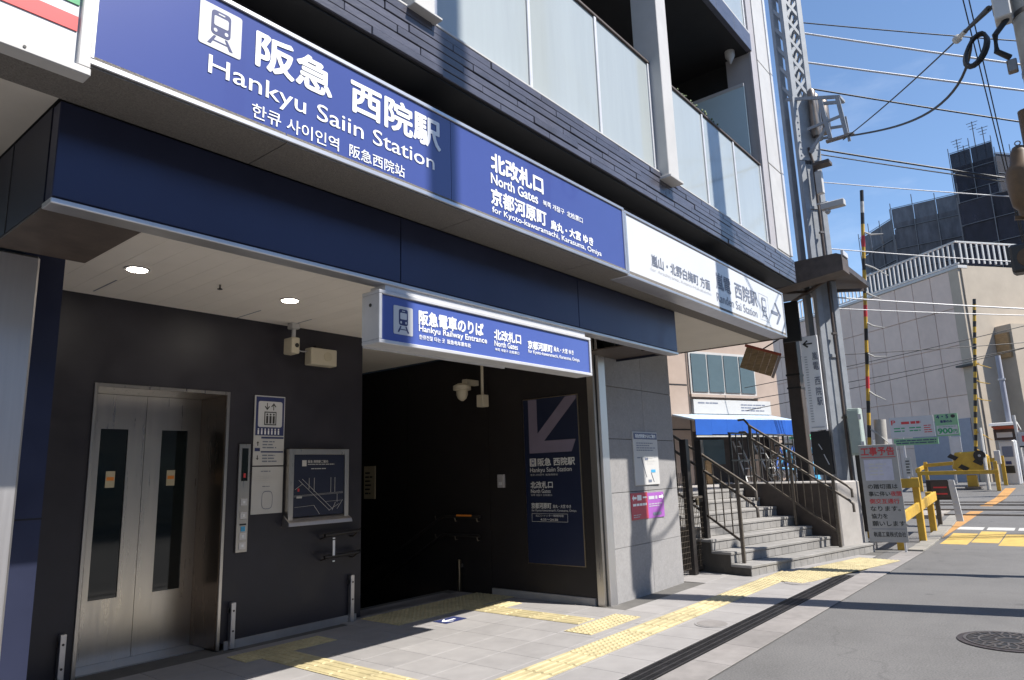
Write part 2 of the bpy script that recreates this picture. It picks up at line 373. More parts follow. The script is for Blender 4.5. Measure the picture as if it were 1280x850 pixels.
for i in range(3): tac(5.62+.3*i, 3.80, DOT)
for i in range(-6, 17):
    x = 5.02+.3*i; tac(x, 3.34, DOT if 3 > i > -1 or i > 9 else BARX)
for i in range(3): tac(5.62+.3*i, 3.50+.0, DOT) if False else None
for k in range(9):                                                       # along the first step
    for j in range(2):
        a = .16+.3*k; b = -.28-.3*j
        put('tactile_tile', DOT, pave, (9.34+.977*a+.213*b-.15, 3.65-.213*a+.977*b-.02, .0205+.0001*k), math.atan2(-.213, .977))
gut = struct(MB().quad((-3, 2.25, .004), (13.2, 2.25, .004), (13.2, 2.56, .004), (-3, 2.56, .004)).build('gutter', 'base'))
gme = MB().box(-.298, .298, -.15, .15, -.006, 0).mesh('gutter_block', 'gutter', .003)
for i in range(20): put('gutter_block', gme, gut, (1.3+.6*i, 2.405, .0105))
for i in range(9):                                                       # narrow kerb past the board
    a = 13.1+.62*i
    put('kerb_block', MB().hexa([(a, 2.27+.015*i, gz(a)-.01), (a+.61, 2.27+.015*i, gz(a+.61)-.01), (a+.61, 2.50+.015*i, gz(a+.61)-.01), (a, 2.50+.015*i, gz(a)-.01),
        (a, 2.27+.015*i, gz(a)+.03), (a+.61, 2.27+.015*i, gz(a+.61)+.03), (a+.61, 2.50+.015*i, gz(a+.61)+.03), (a, 2.50+.015*i, gz(a)+.03)]).mesh('kerb_block', 'kerb', .006), gut)
# drain channel
dr = thing('drain_channel', 'long dark slotted drain grating set between pavement and gutter', 'drain', (4, 2.66, 0))
MB().box(1, 10.02, 2.566, 2.752, -.03, .006).build('channel_bed', 'black', dr)
gr = MB()
for yy in (2.572, 2.628, 2.690, 2.746): gr.box(-.249, .249, yy-2.659-.006, yy-2.659+.006, 0, .006)
for k in range(32): gr.box(-.247+.0155*k, -.240+.0155*k, -.085, .085, 0, .005)
grm = gr.mesh('grating', 'grate')
for i in range(18): put('grating', grm, dr, (1.25+.5*i, 2.659, .0085))
for x, y, lab in ((6.42, 2.93, 'pale round valve cover in the paving opposite the granite wall notices'), (9.1, 2.98, 'pale round valve cover in the paving before the outdoor steps')):
    mh = thing('valve_cover', lab, 'valve cover', (x, y, .012), 'pale valve covers in the pavement')
    MB().lathe((x, y, .012), [(.16, 0), (.16, .004), (.15, .005)], 28).build('ring', 'paving', mh); MB().lathe((x, y, .017), [(.14, -.003), (.14, .002)], 28).build('lid', 'gutter', mh)
# manhole cover with cast pattern
mc = thing('manhole_cover', 'round cast iron manhole cover with raised wheel pattern on the asphalt', 'manhole cover', (7.03, .70, 0)); c = (7.03, .70, .003)
MB().lathe(c, [(.36, 0), (.36, .005), (.325, .007)], 48).build('rim', 'iron', mc)
MB().lathe((c[0], c[1], c[2]+.007), [(.315, -.004), (.315, .001)], 48).build('plate', 'black', mc)
q = MB()
for r0, r1 in ((.295, .315), (.20, .215), (.085, .10)):
    for k in range(40):
        a, b = 2*math.pi*k/40, 2*math.pi*(k+1)/40
        q.hexa([(c[0]+r*math.cos(t), c[1]+r*math.sin(t), z) for z in (c[2]+.007, c[2]+.012) for r, t in ((r0, a), (r1, a), (r1, b), (r0, b))])
for k in range(18):
    t = 2*math.pi*k/18
    for r0, r1, dt in ((.105, .195, .05), (.22, .29, -.12), (.225, .285, .1)):
        q.bar((c[0]+r0*math.cos(t), c[1]+r0*math.sin(t), c[2]+.0095), (c[0]+r1*math.cos(t+dt), c[1]+r1*math.sin(t+dt), c[2]+.0095), .014, .005)
q.build('cast_pattern', 'rail', mc)
# painted marks
def paint(m, x0, x1, y0, y1, skew=0, dz=.004):
    n = 6; q = MB()
    for i in range(n):
        a = x0+(x1-x0)*i/n; b = x0+(x1-x0)*(i+1)/n; s0 = skew*i/n; s1 = skew*(i+1)/n
        q.quad((a, y0+s0, gz(a)+dz), (b, y0+s1, gz(b)+dz), (b, y1+s1, gz(b)+dz), (a, y1+s0, gz(a)+dz))
    return struct(q.build('road_marking', m))
for k in range(6): paint('lineyellow', 14.35+.35*(k % 2), 16.0+.35*(k % 2), 1.82-.42*k, 2.22-.42*k)
for k in range(5): paint('linewhite', 16.55, 16.95, 1.80-.50*k, 2.24-.50*k)
paint('lineorange', 15.3, 27.5, 2.30, 2.56, -.60); paint('linewhite', 24, 30, 1.15, 1.27, -.5, .008)
paint('linewhite', 23.5, 23.7, -3, 1.4)
# tracks
for k, x in enumerate((18.9, 19.95, 21.3, 22.35)):
    rl = MB().box(x-.035, x+.035, -30, 40, gz(x)-.02, gz(x)+.03).build('rail', 'rail')
    tag(rl, ('first', 'second', 'third', 'fourth')[k]+' steel rail counted from the works notice board at the crossing', 'rail', 'rails at the level crossing')
struct(MB().box(18.2, 23.1, 2.75, 40, -.2, gz(20)-.005).build('track_bed', 'ballast'))

# ------------------------------------------------------------------ station building
B = thing('station_building', 'station building with navy entrance panels, black tile band and balconies above', 'building', (5, 6, 0))
def bx(name, m, *a, bevel=0): return MB().box(*a).build(name, m, B, bevel)
# lower steel column and navy return on the left
bx('steel_column', 'steelv', -2.2, 1.2, 4.3, 6.1, 0, 2.706, bevel=.012)
bx('column_return', 'navyface', 1.2, 1.41, 4.6, 6.1, 0, 3.0)
bx('column_joint', 'joint', 1.203, 1.412, 4.597, 4.60, 1.28, 1.29)
# lift wall round the door opening
for a in ((1.41, 2.16, 6.12, 6.9, 0, 3.0), (3.32, 4.86, 6.12, 6.9, .06, 3.0), (2.16, 3.32, 6.12, 6.9, 2.28, 3.0)): bx('wall', 'elevwall', *a)
bx('skirting', 'concrete', 3.36, 4.80, 6.10, 6.119, 0, .075)
bx('skirting', 'concrete', 1.41, 2.12, 6.10, 6.119, 0, .05)
bx('wall', 'darkwall', 3.32, 4.86, 6.9, 15, -5, 3.0)
bx('corner_post', 'elevwall', 4.86, 4.93, 6.2, 6.9, 0, 3.0)
bx('shutter_guide', 'bronze', 4.95, 5.06, 6.42, 6.52, .012, 3.0, bevel=.006)
# passage: right wall, rear, stairs down
for k in range(7):
    a = 4.33+1.52*k; bx('wall_panel', 'darkwall', 6.66, 6.72, a, a+1.514, .09 if k == 0 else -5, 3.0)
bx('skirting', 'concrete', 6.645, 6.70, 4.36, 5.84, 0, .085)
bx('rear_wall', 'darkwall', 4.8, 6.8, 14.5, 14.7, -6, 3.0)
for k in range(24): bx('stair_tread', 'step', 4.95, 6.655, 6.62+.3*k, 6.93+.3*k, -.3-.16*k, -.155-.16*k)
# steel corner and granite wall
bx('corner_steel', 'steel', 6.655, 6.70, 4.24, 4.329, 0, 3.2, bevel=.004)
bx('corner_groove', 'black', 6.70, 6.715, 4.235, 4.33, 0, 3.2)
bx('corner_steel', 'steelv', 6.715, 6.86, 4.20, 4.33, 0, 3.2, bevel=.004)
bx('wall', 'joint', 6.87, 8.52, 4.24, 9, 0, 3.2)
gx = [6.865, 7.30, 8.54]; gx = [6.865, 7.72, 8.54]
for i in range(2):
    for a, b in ((0, .58), (.584, 1.188), (1.194, 1.80), (1.806, 2.41), (2.416, 3.199)):
        put('granite_panel', MB().hexa([(gx[i]+.002, 4.21, a), (gx[i+1]-.002, 4.21+(.02 if i else 0), a), (gx[i+1]-.002, 4.26, a), (gx[i]+.002, 4.26, a), (gx[i]+.002, 4.21, b), (gx[i+1]-.002, 4.21+(.02 if i else 0), b), (gx[i+1]-.002, 4.26, b), (gx[i]+.002, 4.26, b)]).mesh('granite_panel', 'stone', .002), B)
bx('wall', 'stone', 8.521, 8.538, 4.27, 6, 0, 3.2)
# ceiling of slats with two hatch outlines
bx('ceiling_backing', 'joint', 1.41, 6.66, 3.46, 15, 3.012, 3.05)
n = 0
x = 1.412
cs = MB().box(0, .1655, 0, 5.0, 0, .012).mesh('ceiling_slat', 'ceiling', .0012)
while x < 6.5:
    put('ceiling_slat', cs, B, (x, 3.52, 3.0)); x += .1662
for hx, hy in ((2.05, 5.55), (3.35, 5.7), (3.9, 5.7)): MB().box(hx, hx+.012, hy, hy+.45, 2.9985, 2.9995).build('hatch_edge', 'print_grey', B)
# navy entrance band
px = [.965, 3.03, 5.18, 7.155]
for i in range(3): bx('navy_panel', 'navyface', px[i]+.003, px[i+1]-.003, 3.41, 3.50, 2.735, 3.20, bevel=.004)
bx('panel_backing', 'joint', .99, 7.13, 3.46, 3.515, 2.72, 3.20)
bx('panel_side', 'navy', .965, .985, 3.51, 6.0, 2.72, 3.2)
bx('panel_side', 'joint', .962, .985, 4.05, 4.06, 2.72, 3.2)
bx('panel_end', 'navy', 7.13, 7.15, 3.51, 4.2, 2.72, 3.2)
bx('edge_trim', 'aluminium', .963, 7.158, 3.402, 3.52, 2.700, 2.728, bevel=.004)
bx('underside', 'rustpaint', .97, 1.41, 3.53, 4.28, 2.71, 2.73)
bx('underside', 'brownpaint', 6.40, 7.145, 3.53, 4.19, 2.745, 2.76)
bx('underside', 'brownpaint', 6.66, 7.145, 3.53, 3.60, 2.712, 2.745)
# soffit under the sign
sx = [-2.5, -.9, .45, 1.9, 3.4, 4.9, 6.4, 7.9, 9.86]
for i in range(8): bx('soffit_panel', 'soffit', sx[i]+.003, sx[i+1]-.003, 3.04, 3.408, 3.205, 3.26)
bx('soffit', 'soffitwhite', -2.5, .96, 3.41, 6.2, 3.21, 3.26)
bx('soffit', 'soffitwhite', 7.16, 9.86, 3.41, 5.2, 3.203, 3.26)
bx('soffit_edge', 'rustpaint', 9.86, 9.88, 3.04, 5.2, 3.19, 3.40)
bx('canopy_body', 'joint', -2.5, 9.85, 3.25, 6.9, 3.262, 4.05)
bx('soffit', 'joint', 1.41, 6.66, 3.42, 3.46, 3.02, 3.2)
# tile band
bx('tile_backing', 'joint', .3, 10.30, 2.965, 3.8, 4.06, 4.405)
bx('band_underside', 'black', .3, 10.29, 2.98, 3.24, 4.045, 4.059)
rows = [4.062+.0575*k for k in range(7)]
tm = []
for L in (.60,):
    for d in (0, .003, .006, .009): tm.append(MB().box(0, L-.004, -d-.006, .02, 0, .0535).mesh('facade_tile', 'facadetile', .003))
endt = {}
for r in range(6):
    x = 1.2-.3*(r % 2) + .1*((r*7) % 3)
    while x < 10.30:
        L = min(.60, 10.306-x)
        if L > .05:
            k = random.randrange(4)
            me = tm[k] if L > .599 else MB().box(0, L-.002, -.006-.003*k, .02, 0, .0535).mesh('facade_tile', 'facadetile', .003)
            put('facade_tile', me, B, (x, 2.962, rows[r]))
        x += .60
for r in range(6):                                                       # return on the far end
    put('facade_tile', MB().box(10.301, 10.316, 2.95, 3.79, rows[r], rows[r]+.0535).mesh('facade_tile', 'facadetile', .003), B)
# balcony storey
bx('sill', 'whitepaint', 1.2, 10.26, 2.955, 3.10, 4.408, 4.428, bevel=.004)
bx('balcony_floor', 'mauvegrey', .3, 10.2, 3.1, 4.6, 4.407, 4.42)
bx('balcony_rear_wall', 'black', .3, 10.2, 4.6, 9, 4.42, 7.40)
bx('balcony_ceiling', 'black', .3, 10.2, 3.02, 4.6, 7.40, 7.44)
def glass_run(edges, z0, z1):
    for a, b in zip(edges[:-1], edges[1:]):
        bx('glass_panel', 'frost', a+.022, b-.022, 3.0, 3.012, z0+.008, z1)
    for a in edges: bx('glass_post', 'alupaint', a-.018, a+.018, 2.985, 3.03, z0, z1+.002, bevel=.004)
    bx('rail_cap', 'rustpaint', edges[0]-.02, edges[-1]+.02, 2.98, 3.035, z1+.004, z1+.032, bevel=.004)
glass_run([2.97, 4.03, 5.07, 6.10], 4.428, 5.64)
glass_run([6.50, 7.42, 8.38, 9.36], 4.428, 5.60)
glass_run([.4, 1.3, 2.62], 4.428, 5.64)
bx('balcony_post', 'whitepaint', 6.13, 6.36, 2.86, 3.16, 4.36, 9.5, bevel=.006); bx('post_foot', 'whitepaint', 6.10, 6.39, 2.83, 3.12, 4.33, 4.36, bevel=.004)
bx('balcony_post', 'whitepaint', 2.70, 2.88, 2.90, 3.14, 4.42, 9.5, bevel=.006); bx('post_foot', 'whitepaint', 2.68, 2.93, 2.88, 3.12, 4.40, 4.419, bevel=.004)
bx('corner_column', 'mauvegrey', 9.42, 10.20, 3.0, 3.35, 4.43, 11); bx('column_shade_face', 'mauvegrey', 9.40, 9.63, 2.965, 2.999, 4.43, 11); bx('end_wall', 'black', 9.5, 10.2, 3.36, 4.6, 4.43, 7.4)  # mauve puts the shade of the white column's left side into colour
for a, b in ((4.44, 5.72), (5.735, 7.36), (7.375, 11)): bx('column_panel', 'whitepaint', 9.64, 10.14, 2.95, 2.998, a, b, bevel=.004)
for a, b in ((4.44, 5.72), (5.735, 7.36), (7.375, 11)): bx('column_edge', 'alupaint', 10.15, 10.225, 2.93, 3.4, a, b, bevel=.004)
bx('partition_glass', 'frostsky', 9.36, 9.375, 3.1, 4.58, 4.45, 6.88)
bx('partition_frame', 'alupaint', 9.35, 9.385, 3.1, 4.58, 6.88, 6.93)
MB().tube([(8.2, 4.5, 7.1), (8.2, 4.5, 6.9), (8.35, 4.42, 6.78), (8.7, 4.4, 6.75), (9.0, 4.4, 6.85)], .09, 10).build('vent_duct', 'mauvegrey', B, smooth=True)
MB().lathe((9.2, 3.2, 7.2), [(.005, 0), (.07, .12), (.07, .2)], 12).build('ceiling_cone', 'whitepaint', B, smooth=True)
for i in range(14):                                                      # fascia of the storey above
    bx('upper_fascia_tile', 'facadetile', .6+.63*i, 1.225+.63*i, 2.95, 3.02, 7.40, 7.68, bevel=.003)
bx('upper_sill', 'whitepaint', .6, 9.40, 2.955, 3.1, 7.685, 7.71)
glass_run([6.50, 7.42, 8.38, 9.36], 7.72, 8.9); glass_run([2.97, 4.03, 5.07, 6.10], 7.72, 8.9)
bx('upper_wall', 'mauvegrey', .3, 10.2, 4.6, 9, 7.44, 12)
q = MB()
for k in range(40):
    x = random.uniform(6.7, 7.9); q.lathe((x, 3.0+random.uniform(-.03, .05), 5.63), [(.004, 0), (.016, .012), (.004, random.uniform(.02, .05))], 4)
stuff(q.build('moss', 'leaf', B))
# ------------------------------------------------------------------ fascia signs
def sign_box(t, x0, x1, z0, z1, y, depth, fm, facem, fr=.028, face_in=.012):
    q = MB()
    q.box(x0, x1, y, y+depth, z0, z0+fr).box(x0, x1, y, y+depth, z1-fr, z1).box(x0, x0+fr, y, y+depth, z0+fr, z1-fr).box(x1-fr, x1, y, y+depth, z0+fr, z1-fr)
    q.build('frame', fm, t, .004)
    return q
s = thing('station_sign', 'long glossy blue station name sign with white lettering and train pictogram', 'sign', (3.2, 3.1, 3.2))
sign_box(s, .94, 5.455, 3.215, 3.86, 3.03, .20, 'aluminium', 'signblue')
MB().box(.97, 3.150, 3.042, 3.20, 3.245, 3.83).build('face_panel', 'signblue', s); MB().box(3.154, 5.425, 3.042, 3.20, 3.245, 3.83).build('face_panel', 'signblue', s)
F = FY(3.042)
picto(s, F, 1.405, 1.625, 3.556, 3.790, 'signwhite', 'print_navy')
for a in (('阪急', 1.711, 2.177, 3.575, 3.775, .0065), ('西院駅', 2.319, 3.048, 3.568, 3.775, .0065), ('Hankyu Saiin Station', 1.462, 2.992, 3.385, 3.515, .0005),
          ('한큐 사이인역', 1.699, 2.235, 3.276, 3.356, .0006), ('阪急西院站', 2.309, 2.732, 3.276, 3.354, .0006), ('北改札口', 3.569, 4.192, 3.612, 3.752, .006), ('North Gates', 3.561, 4.117, 3.510, 3.590, .002),
          ('북쪽 개찰구  北检票口', 4.185, 4.746, 3.520, 3.568, .0008), ('京都河原町', 3.559, 4.218, 3.352, 3.475, .004), ('烏丸・大宮 ゆき', 4.277, 4.894, 3.350, 3.426, .003), ('for Kyoto-kawaramachi, Karasuma, Omiya', 3.564, 5.02, 3.276, 3.334, .0008)):
    text(s, F, *a[:5], 'print_white', a[5])
s = thing('tram_station_sign', 'long white fascia sign with dark lettering and right pointing arrow', 'sign', (7.6, 3.1, 3.2))
sign_box(s, 5.462, 9.87, 3.200, 3.845, 3.03, .20, 'aluminium', 'signwhite')
MB().box(5.49, 9.842, 3.042, 3.20, 3.230, 3.815).build('face_panel', 'signwhite', s)
for a in (('嵐山・北野白梅町 方面', 5.955, 7.338, 3.408, 3.530, 'print_grey', .0015), ('for Arashiyama, Kitano-Hakubaicho', 5.925, 7.359, 3.345, 3.390, 'print_pale', 0), ('嵐電', 7.522, 7.954, 3.475, 3.672, 'print_grey', .003),
          ('西院駅', 8.085, 8.827, 3.464, 3.669, 'print_grey', .003), ('Randen Sai Station', 7.505, 8.785, 3.318, 3.425, 'print_grey', 0)):
    text(s, F, *a[:6], a[6])
q = MB()
for a in ((8.90, 9.24, 3.322, 3.326), (8.90, 9.24, 3.672, 3.676), (8.90, 8.904, 3.326, 3.672), (9.236, 9.24, 3.326, 3.672)): q.fbox(F, a[0], a[1], -.003, -.002, a[2], a[3])
q.build('pictogram_outline', 'print_pale', s); picto(s, F, 8.90, 9.24, 3.33, 3.67, None, 'print_grey')
arrow(s, F, [(9.335, 3.468), (9.60, 3.468), (9.60, 3.515), (9.335, 3.515)], 'print_grey'); arrow(s, F, [(9.50, 3.345), (9.56, 3.345), (9.72, 3.49), (9.56, 3.64), (9.50, 3.64), (9.645, 3.49)], 'print_grey', .0042)
s = thing('store_sign', 'white store sign box with red and green stripes beside the blue station sign', 'sign', (.2, 3.0, 3.1))
MB().box(-2.4, .925, 2.985, 3.035, 3.155, 4.0).build('body', 'signwhite', s, .006); MB().box(-2.4, .935, 2.955, 3.036, 3.115, 3.150).build('lower_frame', 'whitepaint', s, .004)
MB().box(.885, .933, 2.96, 3.036, 3.152, 4.0).build('end_frame', 'whitepaint', s, .004)
for m, a, b in (('print_red', 3.305, 3.372), ('print_green', 3.425, 3.50), ('stripe_orange', 3.56, 3.64)): MB().box(-2.4, .878, 2.980, 2.984, a, b).build('stripe', m, s)
MB().lathe((.70, 2.952, 3.135), [(.006, 0), (.006, .003)], 8, 'y').build('screw', 'print_black', s)
s = thing('entrance_sign', 'blue railway entrance sign box hanging below the navy panel over the doorway', 'sign', (4.1, 3.45, 2.3))
y = 3.398
sign_box(s, 2.835, 5.335, 2.300, 2.655, y, .18, 'alupaint', 'signblue2', .026)
MB().box(2.864, 5.306, y+.014, y+.17, 2.328, 2.627).build('face_panel', 'signblue2', s)
MB().box(2.90, 5.27, y+.02, y+.17, 2.66, 2.70).build('mount', 'alupaint', s); MB().lathe((2.831, y+.09, 2.56), [(.012, 0), (.012, .004)], 10, 'x').build('lock', 'print_black', s)
MB().box(2.86, 4.3, y+.182, y+.20, 2.292, 2.303).build('rear_lip', 'alupaint', s)
F = FY(y+.014)
picto(s, F, 2.964, 3.135, 2.378, 2.572, 'signwhite', 'print_navy')
for a in (('阪急電車のりば', 3.192, 3.854, 2.474, 2.572, .0035), ('Hankyu Railway Entrance', 3.191, 3.892, 2.412, 2.467, .001), ('한큐전철 타는 곳  阪急电车乘车处', 3.193, 3.71, 2.370, 2.402, .0006), ('北改札口', 3.98, 4.308, 2.470, 2.549, .003),
          ('North Gates', 3.98, 4.264, 2.418, 2.462, .001), ('북쪽 개찰구 北检票口', 3.985, 4.279, 2.381, 2.404, .0004), ('京都河原町', 4.401, 4.739, 2.449, 2.516, .0025), ('烏丸・大宮 ゆき', 4.756, 5.057, 2.465, 2.508, .001), ('for Kyoto-kawaramachi, Karasuma, Omiya', 4.401, 5.145, 2.405, 2.442, .0006)):
    text(s, F, *a[:5], 'print_white', a[5])

# ------------------------------------------------------------------ lift
e = thing('elevator', 'stainless steel lift entrance with two window doors in the dark wall', 'elevator', (2.74, 6.3, 0))
q = MB().box(2.16, 2.19, 6.105, 6.63, .012, 2.28).box(3.29, 3.32, 6.105, 6.63, .012, 2.28).box(2.19, 3.29, 6.105, 6.63, 2.25, 2.28); q.build('door_frame', 'steel', e, .003)
MB().box(3.284, 3.289, 6.125, 6.578, .016, 2.247).build('jamb_dark_reflection', 'steeldarkreflect', e)  # added plate; its dark tone stands for jamb steel mirroring dark walls
MB().box(2.19, 3.283, 6.3, 6.65, .0, .014).build('sill', 'steelv', e)
MB().box(2.19, 3.29, 6.66, 6.7, 0, 2.28).build('shaft', 'black', e)
for x0, x1, a, b in ((2.19, 2.775, 2.405, 2.632), (2.779, 3.29, 2.925, 3.165)):
    q = MB().box(x0, a, 6.58, 6.61, .016, 2.247).box(b, x1, 6.58, 6.61, .016, 2.247).box(a, b, 6.58, 6.61, .016, .520).box(a, b, 6.58, 6.61, 1.945, 2.247)
    d = q.build('door', 'steel', e)
    MB().box(a, b, 6.592, 6.600, .520, 1.945).build('window', 'darkglass', d)
    st = MB().box(a+.07, a+.145, 6.588, 6.5905, 1.44, 1.58).build('sticker', 'print_gold', d); MB().box(a+.078, a+.137, 6.5865, 6.5872, 1.50, 1.53).build('sticker_print', 'stripe_orange', d)
cp = thing('lift_call_panel', 'narrow steel lift call panel with square buttons beside the lift', 'call panel', (3.48, 6.1, .82))
MB().box(3.425, 3.54, 6.095, 6.119, .82, 1.80).build('plate', 'steel', cp, .003)
MB().box(3.455, 3.515, 6.09, 6.094, 1.46, 1.76).build('display', 'darkglass', cp); text(cp, FY(6.0895), '1', 3.472, 3.492, 1.49, 1.53, 'print_red', .001)
for z in (1.235, 1.115, .93, .845):
    b = MB().box(3.455, 3.522, 6.089, 6.094, z, z+.066).build('button', 'steelv', cp, .003); MB().box(3.478, 3.50, 6.087, 6.0885, z+.022, z+.044).build('button_mark', 'print_white', b)
MB().box(3.456, 3.52, 6.091, 6.094, 1.06, 1.075).build('label_strip', 'print_black', cp); MB().box(3.468, 3.51, 6.091, 6.094, 1.005, 1.05).build('wheelchair_plate', 'cyan', cp)
for z in (1.57, 1.53, 1.5): MB().lathe((3.55, 6.108, z), [(.007, -.02), (.007, 0)], 8, 'y').build('bolt', 'blackmetal', cp)
def bar_post(x, z1, y=6.06, lab=''):
    t = thing('guard_post', lab, 'post', (x, y, 0), 'steel guard posts along the lift wall')
    MB().box(x-.022, x+.022, y, y+.05, .012, z1).build('bar', 'steelv', t, .004); MB().box(x-.022, x+.022, y+.02, y+.075, z1-.09, z1-.05).build('bracket', 'steel', t)
    for z in (z1-.07, z1-.24): MB().lathe((x, y-.003, z), [(.009, 0), (.009, .006)], 10, 'y').build('bolt', 'blackmetal', t)
bar_post(2.075, .38, lab='short steel guard post on the side of the lift doors by the column'); bar_post(3.415, .40, lab='short steel guard post below the lift call panel'); bar_post(4.72, .47, lab='short steel guard post at the edge of the dark passage')
s = thing('lift_sign', 'white and navy lift pictogram sign on the dark wall', 'sign', (3.74, 6.1, 1.6)); F = FY(6.108)
MB().box(3.572, 3.90, 6.108, 6.119, 1.60, 2.27).build('panel', 'paper', s, .003)
plate(s, F, 'blue_field', 'print_navy', 3.585, 3.888, 1.885, 2.258); MB().prism(rrect(3.608, 3.866, 1.965, 2.215, .02), F.p, -.0050, -.0042).build('pictogram_ground', 'signwhite', s)
q = MB().fbox(F, 3.672, 3.802, -.0062, -.0055, 1.985, 2.115); q.build('cabin', 'print_black', s); q = MB().fbox(F, 3.682, 3.792, -.0074, -.0066, 1.995, 2.105); q.build('cabin_inside', 'signwhite', s)
q = MB()
for k in range(3):
    x = 3.702+.035*k; q.prism([(x+.010*math.cos(t), 2.088+.010*math.sin(t)) for t in [i*math.pi/4 for i in range(8)]], F.p, -.0086, -.0078); q.fbox(F, x-.011, x+.011, -.0086, -.0078, 2.0, 2.074)
for x, d in ((3.70, -1), (3.77, 1)):
    q.fbox(F, x-.004, x+.004, -.0062, -.0055, 2.13, 2.20); zt = 2.20 if d > 0 else 2.13
    q.prism([(x-.028, zt-.034*d), (x, zt), (x+.028, zt-.034*d), (x+.02, zt-.040*d), (x, zt-.016*d), (x-.02, zt-.040*d)], F.p, -.0072, -.0064)
q.build('people_and_arrows', 'print_black', s)
q = MB()
for k in range(7): q.fbox(F, 3.607+.036*k, 3.622+.036*k, -.0056, -.0046, 1.895, 1.935); q.prism([(3.6145+.036*k+.008*math.cos(t), 1.945+.008*math.sin(t)) for t in [i*math.pi/3 for i in range(6)]], F.p, -.0056, -.0046)
q.build('user_pictograms', 'print_white', s)
plate(s, F, 'rule', 'print_navy', 3.65, 3.89, 1.855, 1.872); plate(s, F, 'rule', 'print_navy', 3.65, 3.89, 1.722, 1.735); plate(s, F, 'floor_tag', 'print_navy', 3.585, 3.64, 1.735, 1.765)
lines(s, F, 3.665, 3.82, 1.755, 1.84, 3, 'print_grey'); lines(s, F, 3.665, 3.84, 1.625, 1.71, 3, 'print_grey')
for zt, d in ((1.825, 1), (1.655, -1)): arrow(s, F, [(3.60, zt-.015*d), (3.615, zt+.004*d), (3.63, zt-.015*d), (3.619, zt-.011*d), (3.619, zt-.04*d), (3.611, zt-.04*d), (3.611, zt-.011*d)], 'print_black')
s = thing('notice_sheet', 'white paper notice with a ring diagram under the lift sign', 'notice', (3.74, 6.1, 1.15)); F = FY(6.112)
MB().box(3.572, 3.902, 6.112, 6.119, 1.148, 1.588).build('sheet', 'paper', s, .002)
lines(s, F, 3.66, 3.80, 1.535, 1.555, 1, 'print_grey'); lines(s, F, 3.61, 3.86, 1.44, 1.52, 4, 'print_dim'); lines(s, F, 3.68, 3.78, 1.395, 1.41, 1, 'print_grey')
q = MB()
for k in range(22):
    a, b = 2*math.pi*k/22, 2*math.pi*(k+1)/22; cx, cz = 3.735, 1.275
    f = lambda t, r: F.p(cx+.058*r*math.copysign(abs(math.cos(t))**.6, math.cos(t)), -.003, cz+.085*r*math.copysign(abs(math.sin(t))**.6, math.sin(t)))
    q.quad(f(a, 1), f(b, 1), f(b, .93), f(a, .93))
q.build('diagram', 'print_grey', s)
s = thing('area_map_board', 'dark station area map in a brushed steel frame on the wall', 'map board', (4.28, 6.05, 1.0)); F = FY(6.055)
q = MB().box(3.92, 3.975, 6.035, 6.119, 1.02, 1.755).box(4.585, 4.635, 6.035, 6.119, 1.02, 1.755).box(3.975, 4.585, 6.035, 6.119, 1.70, 1.755); q.build('frame', 'steel', s, .004)
MB().hexa([(3.905, 5.985, 1.015), (4.65, 5.985, 1.015), (4.65, 6.119, 1.015), (3.905, 6.119, 1.015), (3.905, 6.00, 1.05), (4.65, 6.00, 1.05), (4.635, 6.119, 1.125), (3.92, 6.119, 1.125)]).build('ledge', 'steelv', s, .003)
MB().box(3.975, 4.585, 6.055, 6.10, 1.10, 1.70).build('map_panel', 'panelnavy', s)
plate(s, F, 'info_mark', 'print_dim', 4.075, 4.125, 1.585, 1.645); text(s, F, '阪急 西院駅ご案内', 4.14, 4.38, 1.617, 1.645, 'print_dim', .0006); lines(s, F, 4.14, 4.46, 1.595, 1.612, 1, 'print_dim', ragged=0); lines(s, F, 4.18, 4.36, 1.55, 1.57, 1, 'print_dim', ragged=.1)
q = MB()
for (a, b), (c2, d) in (((4.04, 1.45), (4.41, 1.14)), ((4.08, 1.46), (4.45, 1.15)), ((3.99, 1.30), (4.57, 1.32)), ((3.99, 1.29), (4.57, 1.31)), ((4.16, 1.47), (4.16, 1.36)), ((4.22, 1.47), (4.22, 1.33)), ((4.42, 1.47), (4.42, 1.32)), ((4.47, 1.47), (4.47, 1.32)), ((4.0, 1.19), (4.22, 1.20)), ((4.22, 1.20), (4.29, 1.11)), ((4.0, 1.36), (4.08, 1.41)), ((4.50, 1.30), (4.50, 1.22)), ((4.36, 1.23), (4.57, 1.235)), ((4.40, 1.14), (4.52, 1.20)), ((4.44, 1.14), (4.48, 1.22)), ((4.50, 1.15), (4.57, 1.24))):
    q.bar(F.p(a, -.003, b), F.p(c2, -.003, d), .002, .006, (0, 1, 0))
q.build('street_lines', 'print_dim', s); plate(s, F, 'here_mark', 'print_red', 4.03, 4.05, 1.34, 1.37); plate(s, F, 'station_block', 'print_dim', 4.02, 4.08, 1.275, 1.295)
def handrail(name, lab, rails, posts, m='blackmetal', r=.019):
    t = thing(name, lab, 'handrail', rails[0][0], 'handrails of the passage')
    for p in rails: MB().tube(p, r, 10).build('rail', m, t, smooth=True)
    for p in posts: MB().tube(p, .009, 6).build('bracket', 'railmetal', t, smooth=True)
    return t
hr = handrail('handrail', 'short black double handrail below the area map', [[(4.32, 6.0, .90), (4.74, 6.0, .915), (4.80, 6.06, .915)], [(4.32, 6.0, .69), (4.74, 6.0, .70), (4.80, 6.06, .70)]],
         [[(4.72, 6.0, .90), (4.72, 6.06, .86), (4.72, 6.12, .86)], [(4.72, 6.0, .69), (4.72, 6.06, .65), (4.72, 6.12, .65)], [(4.36, 6.0, .89), (4.36, 6.12, .86)], [(4.36, 6.0, .68), (4.36, 6.12, .65)]])
